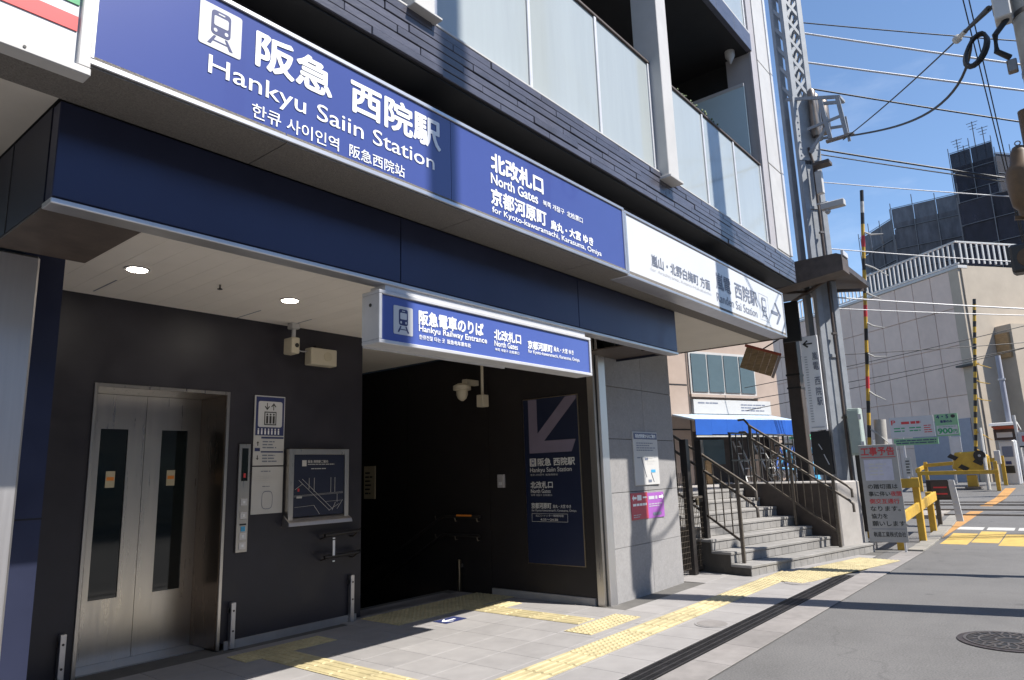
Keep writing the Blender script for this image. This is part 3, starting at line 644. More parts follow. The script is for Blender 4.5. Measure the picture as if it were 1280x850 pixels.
for z0, z1 in ((.70, .86), (.86, .885), (.64, .665)): MB().box(4.40, 4.425, 5.972, 5.978, z0, z1-.012).build('braille_tag', 'print_white', hr)
hr = handrail('handrail', 'black double handrail on the dark passage wall leading downstairs', [[(6.58, 5.95, .93), (6.58, 6.6, .93), (6.58, 10.5, -1.15)], [(6.58, 5.97, .70), (6.58, 6.6, .70), (6.58, 10.5, -1.38)]],
         [[(6.58, yy, z), (6.60, yy, z-.06), (6.66, yy, z-.06)] for yy in (6.02, 6.4, 6.75) for z in (.93, .70)])
MB().box(6.555, 6.562, 6.08, 6.34, .935, .955).build('braille_tag', 'stripe_orange', hr)
t = thing('guard_post', 'thin brass coloured post by the poster wall of the passage', 'post', (6.6, 6.34, 0)); MB().box(6.585, 6.62, 6.33, 6.365, .012, .40).build('bar', 'bronze', t, .004); MB().box(6.615, 6.66, 6.335, 6.36, .30, .34).build('bracket', 'steel', t)
# ceiling lamps, cameras, boxes
for x, yy, lab in ((2.04, 5.15, 'round lit downlight in the pale ceiling near the column'), (3.33, 5.19, 'round lit downlight in the pale ceiling near the camera')):
    t = thing('downlight', lab, 'ceiling light', (x, yy, 2.99), 'downlights in the entrance ceiling')
    MB().lathe((x, yy, 2.99), [(.085, 0), (.085, .012)], 28).build('trim_ring', 'whitepaint', t, smooth=True); MB().lathe((x, yy, 2.988), [(.066, 0), (.066, .004)], 28).build('lamp_lens', 'lamp', t)
t = thing('sprinkler', 'tiny sprinkler head in the pale ceiling between the downlights', 'sprinkler', (2.67, 5.15, 2.97)); MB().lathe((2.67, 5.15, 2.962), [(.02, 0), (.02, .006), (.006, .008), (.006, .04)], 10).build('head', 'blackmetal', t)
t = thing('security_camera', 'small white security camera under the ceiling above the lift sign', 'camera', (3.88, 5.98, 2.85))
MB().box(3.84, 3.93, 5.93, 6.02, 2.94, 2.999).build('mount', 'whitepaint', t, .006); MB().tube([(3.885, 5.97, 2.94), (3.87, 5.95, 2.85)], .02, 8).build('arm', 'alupaint', t); MB().box(3.81, 3.90, 5.88, 6.03, 2.68, 2.84).build('housing', 'beigebox', t, .008)
MB().lathe((3.865, 5.875, 2.76), [(.022, 0), (.022, .008)], 12, 'y').build('lens', 'darkglass', t)
MB().tube(catenary((3.92, 5.99, 2.75), (4.18, 6.1, 2.79), .03, 6), .006, 5).build('lead', 'cablewhite', t)
t = thing('junction_box', 'beige wall box with a round grille beside the small camera', 'speaker', (4.28, 6.05, 2.6)); MB().box(4.115, 4.435, 6.0, 6.119, 2.615, 2.79).build('housing', 'beigebox', t, .008)
MB().lathe((4.32, 5.997, 2.71), [(.05, 0), (.05, .004)], 18, 'y').build('grille', 'print_gold', t); MB().box(4.2, 4.27, 6.04, 6.10, 2.79, 2.82).build('cable_gland', 'blackmetal', t)
t = thing('dome_camera', 'dome security camera on a wall bracket in the dark passage', 'camera', (6.4, 6.05, 2.6))
MB().box(6.42, 6.66, 5.99, 6.07, 2.58, 2.65).build('bracket', 'beigebox', t, .006); MB().lathe((6.38, 6.03, 2.40), [(.015, -.03), (.055, 0), (.075, .05), (.075, .10), (.115, .11), (.115, .16), (.06, .19)], 20).build('dome', 'beigebox', t, smooth=True)
t = thing('sensor_drop', 'white conduit hanging from the ceiling with a small box at its end', 'sensor', (6.4, 5.75, 2.3)); MB().tube([(6.42, 5.72, 3.0), (6.42, 5.72, 2.42)], .018, 8).build('conduit', 'beigebox', t); MB().box(6.365, 6.475, 5.665, 5.775, 2.27, 2.42).build('box', 'beigebox', t, .006)
t = thing('wall_switch', 'small grey switch box on the dark passage wall', 'switch', (6.65, 5.64, 1.3)); MB().box(6.62, 6.66, 5.59, 5.69, 1.28, 1.44).build('box', 'mauvegrey', t, .005); MB().box(6.612, 6.62, 5.62, 5.66, 1.31, 1.35).build('knob', 'alupaint', t)
t = thing('wall_plate', 'small faded notice plate deep on the passage wall', 'plate', (6.65, 8.2, 1.3)); MB().box(6.645, 6.66, 8.05, 8.30, 1.15, 1.62).build('plate', 'print_gold', t); lines(t, FX(6.645), -8.27, -8.08, 1.2, 1.55, 6, 'print_black')
# passage poster
s = thing('passage_sign', 'tall navy station sign with large diagonal arrow on the passage wall', 'sign', (6.65, 4.86, .4)); F = FX(6.643)
MB().box(6.640, 6.66, 4.455, 5.262, .405, 2.328).build('frame', 'bronze', s, .002); MB().box(6.637, 6.641, 4.464, 5.253, .414, 2.319).build('panel', 'panelnavy', s)
F = FX(6.637)
arrow(s, F, [(-5.175, 2.315), (-5.045, 2.315), (-5.045, 1.905), (-4.62, 2.315), (-4.465, 2.315), (-4.465, 2.285), (-4.95, 1.815), (-4.50, 1.815), (-4.565, 1.675), (-5.175, 1.675)], 'print_mauve')
picto(s, F, -5.178, -5.083, 1.521, 1.614, 'print_dim', 'print_navy')
for a in (('阪急 西院駅', 5.058, 4.529, 1.524, 1.612, .0025), ('Hankyu Saiin Station', 5.177, 4.577, 1.438, 1.505, .0005), ('한큐 사이인역  阪急西院站', 5.174, 4.776, 1.410, 1.432, 0), ('北改札口', 5.178, 4.855, 1.267, 1.344, .002), ('North Gates', 5.176, 4.889, 1.212, 1.256, .0004), ('북쪽 개찰구 北检票口', 5.178, 4.871, 1.176, 1.198, 0),
          ('京都河原町', 5.177, 4.887, 1.034, 1.099, .0015), ('烏丸・大宮 ゆき', 4.864, 4.609, 1.039, 1.079, .0004), ('for Kyoto-kawaramachi, Karasuma, Omiya', 5.175, 4.539, .993, 1.026, 0), ('北口シャッター開閉時間', 5.12, 4.72, .940, .966, 0), ('4:35～24:30', 5.05, 4.80, .897, .922, .0006)):
    text(s, F, a[0], -a[1], -a[2], a[3], a[4], 'print_dim', a[5])
q = MB()
for a in ((-5.176, -4.661, .884, .887), (-5.176, -4.661, .974, .977), (-5.176, -5.173, .887, .974), (-4.664, -4.661, .887, .974)): q.fbox(F, a[0], a[1], -.003, -.002, a[2], a[3])
q.build('hours_outline', 'print_dim', s)
# notices on the granite
s = thing('wall_notice', 'white information notice with navy heading on the granite wall', 'notice', (7.72, 4.2, 1.26)); F = FY(4.196)
MB().box(7.405, 8.015, 4.196, 4.215, 1.258, 1.898).build('panel', 'paper', s, .003); plate(s, F, 'heading', 'print_navy', 7.42, 8.0, 1.808, 1.885); text(s, F, '阪急西院駅からのご案内', 7.46, 7.96, 1.825, 1.868, 'print_white', .001)
lines(s, F, 7.47, 7.96, 1.66, 1.775, 4, 'print_grey'); lines(s, F, 7.47, 7.60, 1.57, 1.60, 1, 'print_grey'); lines(s, F, 7.72, 7.95, 1.50, 1.60, 3, 'print_dim')
plate(s, F, 'map_block', 'print_grey', 7.66, 7.74, 1.555, 1.585); plate(s, F, 'map_block', 'cyan', 7.80, 7.91, 1.405, 1.44); plate(s, F, 'map_block', 'print_grey', 7.72, 7.80, 1.29, 1.32)
q = MB(); q.bar(F.p(7.58, -.003, 1.58), F.p(7.68, -.003, 1.35), .002, .006, (0, 1, 0)); q.bar(F.p(7.80, -.003, 1.40), F.p(7.86, -.003, 1.29), .002, .006, (0, 1, 0)); q.build('map_lines', 'print_grey', s)
s = thing('direction_poster', 'red direction poster with white arrow below the granite wall notice', 'poster', (7.47, 4.2, .87)); F = FY(4.200)
MB().box(7.282, 7.675, 4.200, 4.214, .866, 1.172).build('panel', 'posterred', s)
arrow(s, F, [(7.295, 1.115), (7.335, 1.15), (7.335, 1.128), (7.40, 1.128), (7.40, 1.102), (7.335, 1.102), (7.335, 1.08)], 'print_white'); plate(s, F, 'station_block', 'print_white', 7.42, 7.52, 1.085, 1.145); lines(s, F, 7.55, 7.655, 1.09, 1.14, 1, 'print_white', ragged=0)
lines(s, F, 7.31, 7.65, 1.015, 1.055, 1, 'print_white', ragged=0, th=.7); lines(s, F, 7.31, 7.50, .885, .93, 2, 'print_pale'); 
s = thing('direction_poster', 'purple direction poster with white arrow beside the red one', 'poster', (7.90, 4.2, .86)); F = FY(4.208)
MB().box(7.682, 8.10, 4.208, 4.222, .860, 1.162).build('panel', 'posterpurple', s)
arrow(s, F, [(8.09, 1.105), (8.05, 1.14), (8.05, 1.118), (7.97, 1.118), (7.97, 1.092), (8.05, 1.092), (8.05, 1.07)], 'print_white'); lines(s, F, 7.71, 7.94, 1.075, 1.13, 1, 'print_pale', ragged=0, th=.7); lines(s, F, 7.71, 8.05, .99, 1.04, 2, 'print_pale'); lines(s, F, 7.80, 8.02, .885, .93, 1, 'print_grey', th=.8, ragged=0)
s = thing('floor_sticker', 'blue and white arrow sticker on the paving before the stairs down', 'sticker', (5.3, 5.22, .012)); F = Frame((5.14, 5.13, .0145), (1, 0, 0), (0, 1, 0))
MB().fbox(F, 0, .30, -.0006, .0006, 0, .19).build('sheet', 'print_navy', s); arrow(s, F, [(.03, .095), (.11, .16), (.14, .16), (.085, .11), (.22, .11), (.22, .08), (.085, .08), (.14, .03), (.11, .03)], 'print_white', .001)
# ------------------------------------------------------------------ stairs to the tram stop
SF = Frame((9.34, 3.65, 0), (.977, -.213, 0))
st = thing('outdoor_stairs', 'flight of tiled concrete steps climbing beside the station wall', 'stairs', SF.p(1.4, .5, 0))
for k in range(7):
    a1 = 3.5 if k == 0 else 2.70; z = .15*k; b = .3*k
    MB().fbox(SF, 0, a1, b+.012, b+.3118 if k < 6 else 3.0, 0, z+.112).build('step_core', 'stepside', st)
    MB().fbox(SF, -.004, a1+.004, b-.012, (b+.312 if k < 6 else 9.0), z+.112, z+.15).build('tread', 'step', st, .006)
    n = int(a1/.172); wd = a1/n; me = MB().fbox(Frame((0, 0, 0), (.977, -.213, 0)), .002, wd-.002, 0, .014, .004, .110).mesh('riser_tile', 'step', .002)
    for i in range(n): put('riser_tile', me, st, SF.p(wd*i, b-.001, z))
MB().fbox(SF, -1.6, -.01, 1.6, 9, 0, 1.046).build('landing', 'concrete', st); MB().fbox(SF, 2.71, 7.6, 2.4, 9, 0, 1.046).build('landing', 'concrete', st)
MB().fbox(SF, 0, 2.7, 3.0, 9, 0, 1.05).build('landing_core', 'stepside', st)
pr = thing('concrete_pier', 'pale concrete pier with a dark stained side at the foot of the steps', 'pier', SF.p(3.1, .12, 0)); MB().fbox(SF, 2.735, 3.5, .12, 2.35, .0, 1.15).build('block', 'concrete', pr, .02); MB().fbox(SF, 2.706, 2.733, .20, 2.3, .1, 1.13).build('side_cladding', 'brownpaint', pr)
def stair_rail(lab, a, b0, b1, slope, ext, heights=(.78, 1.0)):
    t = thing('stair_railing', lab, 'railing', SF.p(a, b0, .15), 'railings of the steps')
    f = lambda b, h: SF.p(a, b, .15+slope*b+h)
    for h in heights:
        MB().tube([f(b0-.28, h-.12), f(b0-.28, h), f(b0-.22, h+.02), f(b1, h), f(b1+.1, h+.05), f(b1+.1, h+.05)+SF.n*ext], .021, 10).build('handrail', 'railmetal', t, smooth=True)
    MB().bar(f(b0, .16), f(b1, .16), .022, .03).build('lower_rail', 'railmetal', t)
    for b in (b0, (b0+b1)/2, b1):
        k = max(0, min(6, int(b/.3))); zf = .15*(k+1)
        MB().bar(SF.p(a, b, zf), f(b, heights[1]), .042).build('post', 'railmetal', t)
    n = int((b1-b0)/.125)
    for i in range(1, n):
        b = b0+(b1-b0)*i/n
        if abs(b-(b0+b1)/2) > .04: MB().bar(f(b, .16), f(b, heights[1]-.02), .014).build('baluster', 'railmetal', t)
    return t
stair_rail('brown metal stair railing on the granite wall side of the steps', .15, .20, 2.0, .62, .9)
stair_rail('brown metal stair railing beside the concrete pier', 2.60, .10, 1.5, .66, .12)
t = thing('landing_railing', 'dark railing at the top of the steps behind the pier', 'railing', SF.p(2.8, 2, 1.05))
for z in (1.55, 2.05): MB().bar(SF.p(2.75, 2.05, z), SF.p(6.5, 2.6, z), .03).build('rail', 'blackmetal', t)
for i in range(16): MB().bar(SF.p(2.8+.24*i, 2.06+.035*i, .9), SF.p(2.8+.24*i, 2.06+.035*i, 2.05), .018 if i % 5 else .04).build('bar', 'blackmetal', t)
# mesh gate
g = thing('mesh_gate', 'black wire mesh gate with two posts between granite wall and steps', 'gate', (9.2, 4.36, 0))
for x in (9.17, 9.66): MB().box(x-.05, x+.05, 4.34, 4.44, 0, 1.84).build('post', 'blackmetal', g, .005)
MB().box(9.2, 9.63, 4.375, 4.41, .96, 1.0).build('cross_rail', 'blackmetal', g); MB().box(9.2, 9.63, 4.375, 4.41, .06, .10).build('cross_rail', 'blackmetal', g)
q = MB()
for i in range(9): q.bar((9.205+.052*i, 4.392, .08), (9.205+.052*i, 4.392, .98), .006)
for i in range(13): q.bar((9.2, 4.39, .10+.072*i), (9.63, 4.39, .10+.072*i), .006)
stuff(q.build('wire_mesh', 'railmetal', g))
q = MB()
for i in range(11): q.bar((8.60+.05*i, 4.392, .08), (8.60+.05*i, 4.392, 1.38), .006)
for i in range(18): q.bar((8.58, 4.39, .10+.072*i), (9.14, 4.39, .10+.072*i), .006)
stuff(q.build('wire_mesh', 'railmetal', g))
MB().box(9.2, 9.5, 4.32, 4.372, 1.02, 1.05).build('bolt_bar', 'railmetal', g); MB().box(9.32, 9.37, 4.32, 4.36, .93, 1.02).build('padlock', 'bronze', g, .006)
# ------------------------------------------------------------------ catenary mast
m = thing('catenary_mast', 'tall grey steel mast, plated below and latticed above, behind the concrete pier', 'mast', (13.2, 3.4, 0))
x0, x1, y0, y1 = 13.0, 13.42, 3.17, 3.61
for x in (x0, x1-.11):
    for yy in (y0, y1-.11):
        MB().box(x, x+.11, yy, yy+.11, 0, 13).build('corner_leg', 'greypaint', m, .008)
MB().box(x0+.05, x0+.065, y0+.11, y1-.11, 0, 7.0).build('web_plate', 'greypaint', m); MB().box(x0+.11, x1-.11, y0+.05, y0+.065, 0, 7.0).build('web_plate', 'greypaint', m)
for z in (.5, 1.9, 3.3, 4.7, 6.1): MB().box(x0+.03, x0+.049, y0+.11, y1-.11, z, z+.06).build('batten', 'greypaint', m)
MB().box(x0-.012, x0, y0-.01, y1+.01, 7.05, 8.35).build('gusset_plate', 'greypaint', m); MB().box(x0, x1, y0-.014, y0-.002, 7.05, 8.35).build('gusset_plate', 'greypaint', m)
for yy in (y0+.05, y1-.05):
    for k in range(9): MB().lathe((x0-.022, yy, 7.15+.135*k), [(.016, 0), (.016, .012)], 8, 'x').build('rivet', 'greypaint', m)
n = 0
for z in [8.4+.42*i for i in range(11)]:
    for fx, fy, gx_, gy_ in ((x0+.02, y0+.06, x0+.02, y1-.06), (x0+.06, y0+.02, x1-.06, y0+.02)):
        MB().bar((fx, fy, z), (gx_, gy_, z+.42), .016, .055).build('lattice_bar', 'greypaint', m); MB().bar((gx_-.0, gy_, z), (fx, fy, z+.42), .012, .055).build('lattice_bar', 'greypaint', m)
    for fx, fy, gx_, gy_ in ((x1-.02, y0+.06, x1-.02, y1-.06), (x0+.06, y1-.02, x1-.06, y1-.02)):
        MB().bar((fx, fy, z), (gx_, gy_, z+.42), .016, .055).build('lattice_bar', 'greypaint', m)
MB().tube([(12.97, 3.36, 0), (12.97, 3.36, 7.0), (12.97, 3.42, 7.3)], .022, 8).build('conduit', 'rustpaint', m, smooth=True)
for z in (2.2, 3.7, 5.6): MB().box(12.945, 13.0, 3.32, 3.40, z, z+.04).build('conduit_clamp', 'rail', m)
m.rotation_euler.z = R(50)
br = thing('wire_bracket', 'grey steel bracket frame bolted out from the mast', 'bracket', (12.98, 3.0, 7.3))
P = lambda yy, z, x=12.95: (x, yy, z)
for a, b, wd in ((P(3.52, 8.36), P(2.58, 8.05), .06), (P(3.5, 8.36, 13.3), P(2.58, 8.10, 13.3), .06), (P(2.62, 8.05), P(2.55, 7.30), .07), (P(2.92, 8.12), P(2.82, 7.30), .07), (P(2.60, 7.80, 13.3), P(2.58, 7.3, 13.3), .05), (P(3.2, 7.62), P(2.55, 7.68), .05), (P(3.2, 7.15), P(2.86, 7.55), .05), (P(2.58, 8.05), P(2.58, 8.10, 13.3), .05), (P(2.86, 7.34), P(3.2, 7.5, 13.2), .05), (P(3.15, 7.72, 13.3), P(2.6, 7.62, 13.3), .05)):
    MB().bar(a, b, wd*.6, wd).build('bracket_bar', 'greypaint', br)
MB().box(12.91, 12.99, 2.42, 2.90, 7.24, 7.29).build('platform', 'rail', br, .006)
for k in range(2): MB().lathe((13.1+.2*k, 3.09, 7.5), [(.07, 0), (.09, .1), (.07, .8), (.075, .92), (.03, .98)], 12).build('insulator_can', 'rail', br, smooth=True)
t = thing('transformer_can', 'weathered grey cylinder behind the bracket on the mast', 'transformer', (13.6, 3.08, 7.8)); MB().lathe((13.62, 3.06, 7.75), [(.12, 0), (.13, .05), (.13, .62), (.10, .72)], 16).build('tank', 'rail', t, smooth=True); MB().box(13.42, 13.55, 3.05, 3.25, 8.0, 8.08).build('strap', 'rail', t)
for (yy, z, L, lab) in ((3.06, 6.10, .42, 'white bullet camera aimed at the road from the mast'),):
    t = thing('street_camera', lab, 'camera', (13, yy, z)); MB().box(12.88, 13.02, 2.72, 3.12, 5.98, 6.10).build('housing', 'whitepaint', t, .01); MB().bar((13.0, 3.2, 6.14), (12.95, 3.0, 6.12), .03).build('arm', 'whitepaint', t); MB().lathe((12.95, 3.02, 5.93), [(.02, -.04), (.05, 0), (.05, .05)], 12).build('sensor', 'whitepaint', t)
t = thing('junction_cabinet', 'slim white cabinet high on the mast under a dark shelf', 'cabinet', (13, 3.1, 6.3)); MB().box(12.93, 13.05, 3.05, 3.165, 6.32, 6.75).build('cabinet', 'whitepaint', t, .008); MB().box(12.86, 13.1, 2.88, 3.165, 6.84, 6.90).build('shelf', 'rustpaint', t)
t = thing('electrical_cabinet', 'pale green electrical cabinet hung on the mast above the pier', 'cabinet', (13.05, 3.05, 1.5)); MB().box(12.96, 13.18, 2.93, 3.13, 1.56, 2.36).build('body', 'boxgreen', t, .01); MB().box(12.945, 12.96, 2.94, 3.11, 1.59, 2.33).build('door', 'boxgreen', t, .004)
for z in (1.7, 2.16): MB().box(12.925, 12.945, 2.90, 2.95, z, z+.09).build('latch', 'alupaint', t)
MB().tube([(13.05, 3.04, 1.56), (13.05, 3.04, .3)], .06, 10).build('cable_duct', 'blackmetal', t)
s = thing('banner_sign', 'tall white vertical tram station board with dark lettering fixed to the mast', 'sign', (12.95, 3.6, 2.2)); F = FX(12.855)
MB().box(12.86, 12.90, 3.44, 3.735, 2.02, 3.70).build('board', 'print_white', s, .004)
arrow(s, F, [(-3.70, 3.56), (-3.62, 3.63), (-3.60, 3.61), (-3.645, 3.572), (-3.53, 3.572), (-3.53, 3.548), (-3.645, 3.548), (-3.60, 3.51), (-3.62, 3.49)], 'print_black')
zz = 3.40
for ch, h in (('嵐', .15), ('電', .15), ('西', .15), ('院', .15), ('駅', .15)): text(s, F, ch, -3.555, -3.465, zz-h+.03-.02, zz, 'print_grey', .0012); zz -= .18 if ch != '電' else .27
lines(s, Frame((12.94, -3.66, 0), (0, 0, -1), (0, -1, 0)) if False else F, -3.69, -3.63, 2.15, 3.35, 26, 'print_pale', ragged=.2); plate(s, F, 'footer', 'print_pale', -3.70, -3.48, 2.06, 2.08)
t = thing('control_box', 'black control box fixed below the white vertical board', 'control box', (12.98, 3.6, 1.2)); MB().box(12.87, 12.93, 3.42, 3.74, 1.25, 2.0).build('housing', 'black', t, .006); MB().bar((12.865, 3.55, 1.6), (12.865, 3.48, 1.42), .012).build('handle', 'print_pale', t); MB().bar((12.865, 3.62, 1.78), (12.865, 3.57, 1.68), .012).build('handle', 'print_pale', t)
t = thing('brown_column', 'dark brown steel column of the tram stop roof', 'column', (13.6, 4.12, 0)); MB().box(13.5, 13.74, 4.0, 4.24, 0, 4.45).build('shaft', 'brownpaint', t, .01)
for z in (2.85, 3.1): MB().box(13.49, 13.75, 3.99, 4.25, z, z+.035).build('band', 'blackmetal', t); 
t = thing('roof_eave', 'brown steel eave of the tram stop roof beside the building corner', 'roof', (12.2, 3.4, 4.4))
MB().prism([(2.62, 4.50), (2.62, 4.76), (2.70, 4.80), (6.5, 4.80), (6.5, 4.30), (4.4, 4.30)], lambda a, d, c: (d, a, c), 11.75, 12.15).build('gutter_beam', 'rustpaint', t)
MB().box(12.16, 14.2, 2.75, 6.5, 4.70, 4.80).build('roof_sheet', 'brownpaint', t); MB().bar((12.15, 2.8, 4.58), (13.9, 4.3, 4.5), .05).build('brace', 'brownpaint', t); MB().bar((13.9, 2.8, 4.6), (12.2, 4.3, 4.5), .05).build('brace', 'brownpaint', t)
MB().box(11.8, 12.1, 2.60, 2.64, 4.76, 4.84).build('lamp_block', 'alupaint', t)
t = thing('horn_speaker', 'black horn loudspeaker and coiled cable under the tram stop roof', 'speaker', (12.7, 4.0, 3.8)); MB().lathe((12.7, 4.02, 3.80), [(.11, 0), (.07, .06), (.03, .14), (.03, .22)], 16).build('horn', 'blackmetal', t, smooth=True); MB().bar((12.7, 4.02, 4.0), (12.7, 4.02, 4.42), .03).build('stem', 'blackmetal', t)
for k in range(3): MB().tube([(12.75+.01*k, 3.80+.12*math.cos(a*math.pi/9), 3.85+.03*k+.22*math.sin(a*math.pi/9)) for a in range(19)], .012, 5, False).build('cable_coil', 'cableblack', t)
MB().box(12.72, 12.80, 3.68, 3.98, 3.62, 4.35).build('backing_box', 'black', t)
t = thing('hanging_board', 'tilted wooden slatted board with red edge hanging under the canopy corner', 'board', (13.2, 4.5, 3.3))
HF = Frame((13.2, 4.84, 3.72), (.05, -.72, -.30), (.1, -.28, .95)); HF.u = (HF.u-HF.r*HF.u.dot(HF.r)).normalized(); HF.n = HF.u.cross(HF.r)
for k in range(5): MB().fbox(HF, 0+.125*k, .115+.125*k, 0, .03, -.42, 0).build('slat', 'wood', t)
MB().fbox(HF, -.04, .66, -.01, .04, 0, .05).build('red_edge', 'redpaint', t); MB().fbox(HF, .63, .67, -.01, .04, -.44, 0).build('pale_edge', 'pinkwall', t); MB().bar(HF.p(.3, .02, .04), (13.55, 4.2, 3.9), .025).build('hanger', 'blackmetal', t)
# ------------------------------------------------------------------ notice board and yellow fence
s = thing('works_board', 'grey notice board with red heading announcing works, beside the pier', 'notice board', (13.1, 2.75, 0))
WF = Frame((12.72, 2.955, .16), (.10, -.50, 0), (0, 0, 1))
MB().fbox(WF, 0, .56, 0, .02, 0, 1.56).build('board', 'boardgrey', s, .004)
text(s, WF, '工事予告', .03, .52, 1.385, 1.52, 'print_red', .0035); plate(s, WF, 'rule', 'print_red', .02, .53, 1.35, 1.36)
plate(s, WF, 'pasted_sheet', 'paperviolet', .055, .47, .98, 1.32, .004); lines(s, WF, .12, .42, 1.05, 1.27, 4, 'print_dim', .006)
for i, (tx, m_) in enumerate((('の踏切道は', 'print_black'), ('事に伴い', 'print_black'), ('側交互通行', 'print_red'), ('なります。', 'print_black'), ('協力を', 'print_black'), ('願いします。', 'print_black'))):
    z = .845-.118*i; n = len(tx); text(s, WF, tx, .07, .07+.078*n+(.04 if n > 4 else 0), z, z+.078, m_, .0015)
text(s, WF, '夜間', .39, .54, .727, .805, 'print_red', .0015)
plate(s, WF, 'rule', 'print_grey', .05, .53, .205, .213); text(s, WF, '軌道工業株式会社', .07, .53, .085, .165, 'print_black', .001)
for a in (.08, .46): MB().bar(WF.p(a, .03, 1.4), WF.p(a, .45, -.15), .03).build('prop', 'alupaint', s)
for a in (.04, .50): MB().bar(WF.p(a, .04, .6), WF.p(a, .02, -.15), .03).build('leg', 'alupaint', s)
s = thing('paper_tag', 'small white paper slip behind the works notice board', 'slip', (14.0, 2.5, 1.1)); MB().box(14.42, 14.43, 2.50, 2.60, 1.16, 1.50).build('sheet', 'paper', s); lines(s, FX(14.42), -2.59, -2.51, 1.2, 1.46, 5, 'print_black')
def beam_fence(lab, name, posts, beams, m='yellow', w1=.10, bh=.115):
    t = thing(name, lab, 'barrier', (*posts[0][:2], 0), 'yellow safety fences at the crossing')
    for x, yy, z0, z1 in posts: MB().box(x-w1/2, x+w1/2, yy-w1/2, yy+w1/2, z0, z1).build('post', m, t, .006)
    for a, b in beams: MB().bar(a, b, .05, bh).build('beam', m, t, .004)
    return t
beam_fence('yellow wooden safety fence behind the works notice board', 'safety_fence', [(13.22, 2.60, 0, .62), (14.55, 2.50, 0, 1.14), (16.1, 2.56, gz(16), .82), (14.5, 3.10, 0, 1.10)],
           [((13.15, 2.515, .52), (16.2, 2.47, .74)), ((14.455, 2.42, 1.05), (14.405, 3.16, 1.02))], w1=.11, bh=.165)
t = thing('led_board', 'dark electronic board standing on a short leg by the crossing', 'display board', (17, 2.6, .1)); MB().box(17.0, 17.16, 2.29, 2.73, .62, 1.03).build('housing', 'blackmetal', t, .01); MB().box(16.99, 17.0, 2.32, 2.64, .66, 1.0).build('screen', 'shopdark', t)
for z in (.73, .86): MB().box(16.984, 16.99, 2.36, 2.60, z, z+.03).build('red_row', 'print_red', t)
MB().box(17.04, 17.12, 2.54, 2.62, gz(17)-.02, .62).build('leg', 'railmetal', t); MB().hexa([(16.9, 2.14, .2), (16.96, 2.14, .2), (16.96, 2.26, .2), (16.9, 2.26, .2), (17.0, 2.22, 1.02), (17.06, 2.22, 1.02), (17.06, 2.33, 1.02), (17.0, 2.33, 1.02)]).build('side_plate', 'paper', t)
lines(t, Frame((16.91, 2.25, .2), (0, -1, 0), (.12, 0, 1)), 0.0, .09, .1, .75, 6, 'print_pale', .05)
# barrier arms (raised)
def boom(lab, p0, p1, r, n, flags, fcol, base=True):
    t = thing('crossing_barrier', lab, 'crossing barrier', p0, 'raised crossing barriers'); p0 = Vector(p0); p1 = Vector(p1)
    for k in range(n):
        mm = 'blackmetal' if k % 2 else ('yellow' if (fcol or k < n*.86) else 'linewhite')
        if fcol == 0 and k % 6 == 3: mm = 'print_red'
        MB().tube([p0.lerp(p1, k/n), p0.lerp(p1, (k+1)/n)], r, 10).build('band', mm, t, smooth=True)
    for i, fr in enumerate(flags):
        c = p0.lerp(p1, fr); d = -.05-.22*random.random(); L = random.uniform(.28, .42)
        MB().tube([c, c+Vector((0, -L*.4, -.10)), c+Vector((.02, -L, d-.06))], [.022, .018, .008], 6).build('streamer', 'yellow' if fcol else 'linewhite', t, smooth=True)
    return t
boom('raised black and yellow crossing arm with white streamers by the mast', (15.0, 3.37, .72), (15.0, 2.81, 6.92), .036, 26, (.22, .34, .46, .56, .66, .75, .86), 0)
t = thing('barrier_machine', 'grey crossing gear post behind the works notice board', 'post', (15.1, 3.15, 0)); MB().tube([(15.1, 3.15, 0), (15.1, 3.06, 2.25)], .11, 14).build('pipe', 'polecon', t, smooth=True); MB().box(14.9, 15.3, 3.22, 3.6, 0, .95).build('gear_box', 'yellow', t, .02)
boom('raised black and yellow crossing arm standing on the far barrier gear', (25.6, 2.72, 1.1), (25.6, 2.06, 6.35), .048, 30, (.12, .22, .42, .52, .62), 1)
t = thing('barrier_gear', 'yellow and black crossing barrier gear standing on the far side of the tracks', 'barrier gear', (25.6, 2.9, gz(25.6)))
z = gz(25.6)
MB().box(25.4, 25.9, 2.65, 3.05, z, z+.06).build('base_plate', 'rail', t); MB().box(25.5, 25.8, 2.72, 2.98, z+.06, z+.40).build('pedestal', 'yellow', t, .01)
MB().prism([(2.35, z+.55), (2.35, z+.98), (2.6, z+1.12), (3.2, z+1.10), (3.32, z+.62), (3.0, z+.45)], lambda a, d, c: (d, a, c), 25.42, 25.85).build('gear_case', 'yellow', t, .03)
for a, b in ((2.45, .78), (2.85, .62), (3.1, .95)): MB().prism([(a, z+b), (a+.2, z+b+.12), (a+.30, z+b+.02), (a+.1, z+b-.1)], lambda a_, d, c: (d, a_, c), 25.40, 25.418).build('black_stripe', 'blackmetal', t)
MB().lathe((25.36, 2.55, z+.98), [(.16, 0), (.16, .08), (.05, .10)], 16, 'x').build('arm_hub', 'blackmetal', t, smooth=True); MB().lathe((25.35, 2.55, z+.98), [(.04, 0), (.04, .01)], 10, 'x').build('hub_cap', 'linewhite', t)
beam_fence('yellow safety fence around the far barrier gear', 'safety_fence', [(25.0, 2.16, gz(25), gz(25)+.86), (25.0, 4.15, gz(25), gz(25)+.72), (26.6, 2.1, gz(26.6), gz(26.6)+.9), (26.6, 4.2, gz(26.6), gz(26.6)+.78)],
           [((24.945, 2.1, gz(25)+.55), (24.945, 4.2, gz(25)+.55)), ((26.55, 2.1, gz(26.6)+.80), (26.55, 4.25, gz(26.6)+.66)), ((24.98, 4.22, gz(25)+.62), (26.7, 4.27, gz(26.6)+.62))])
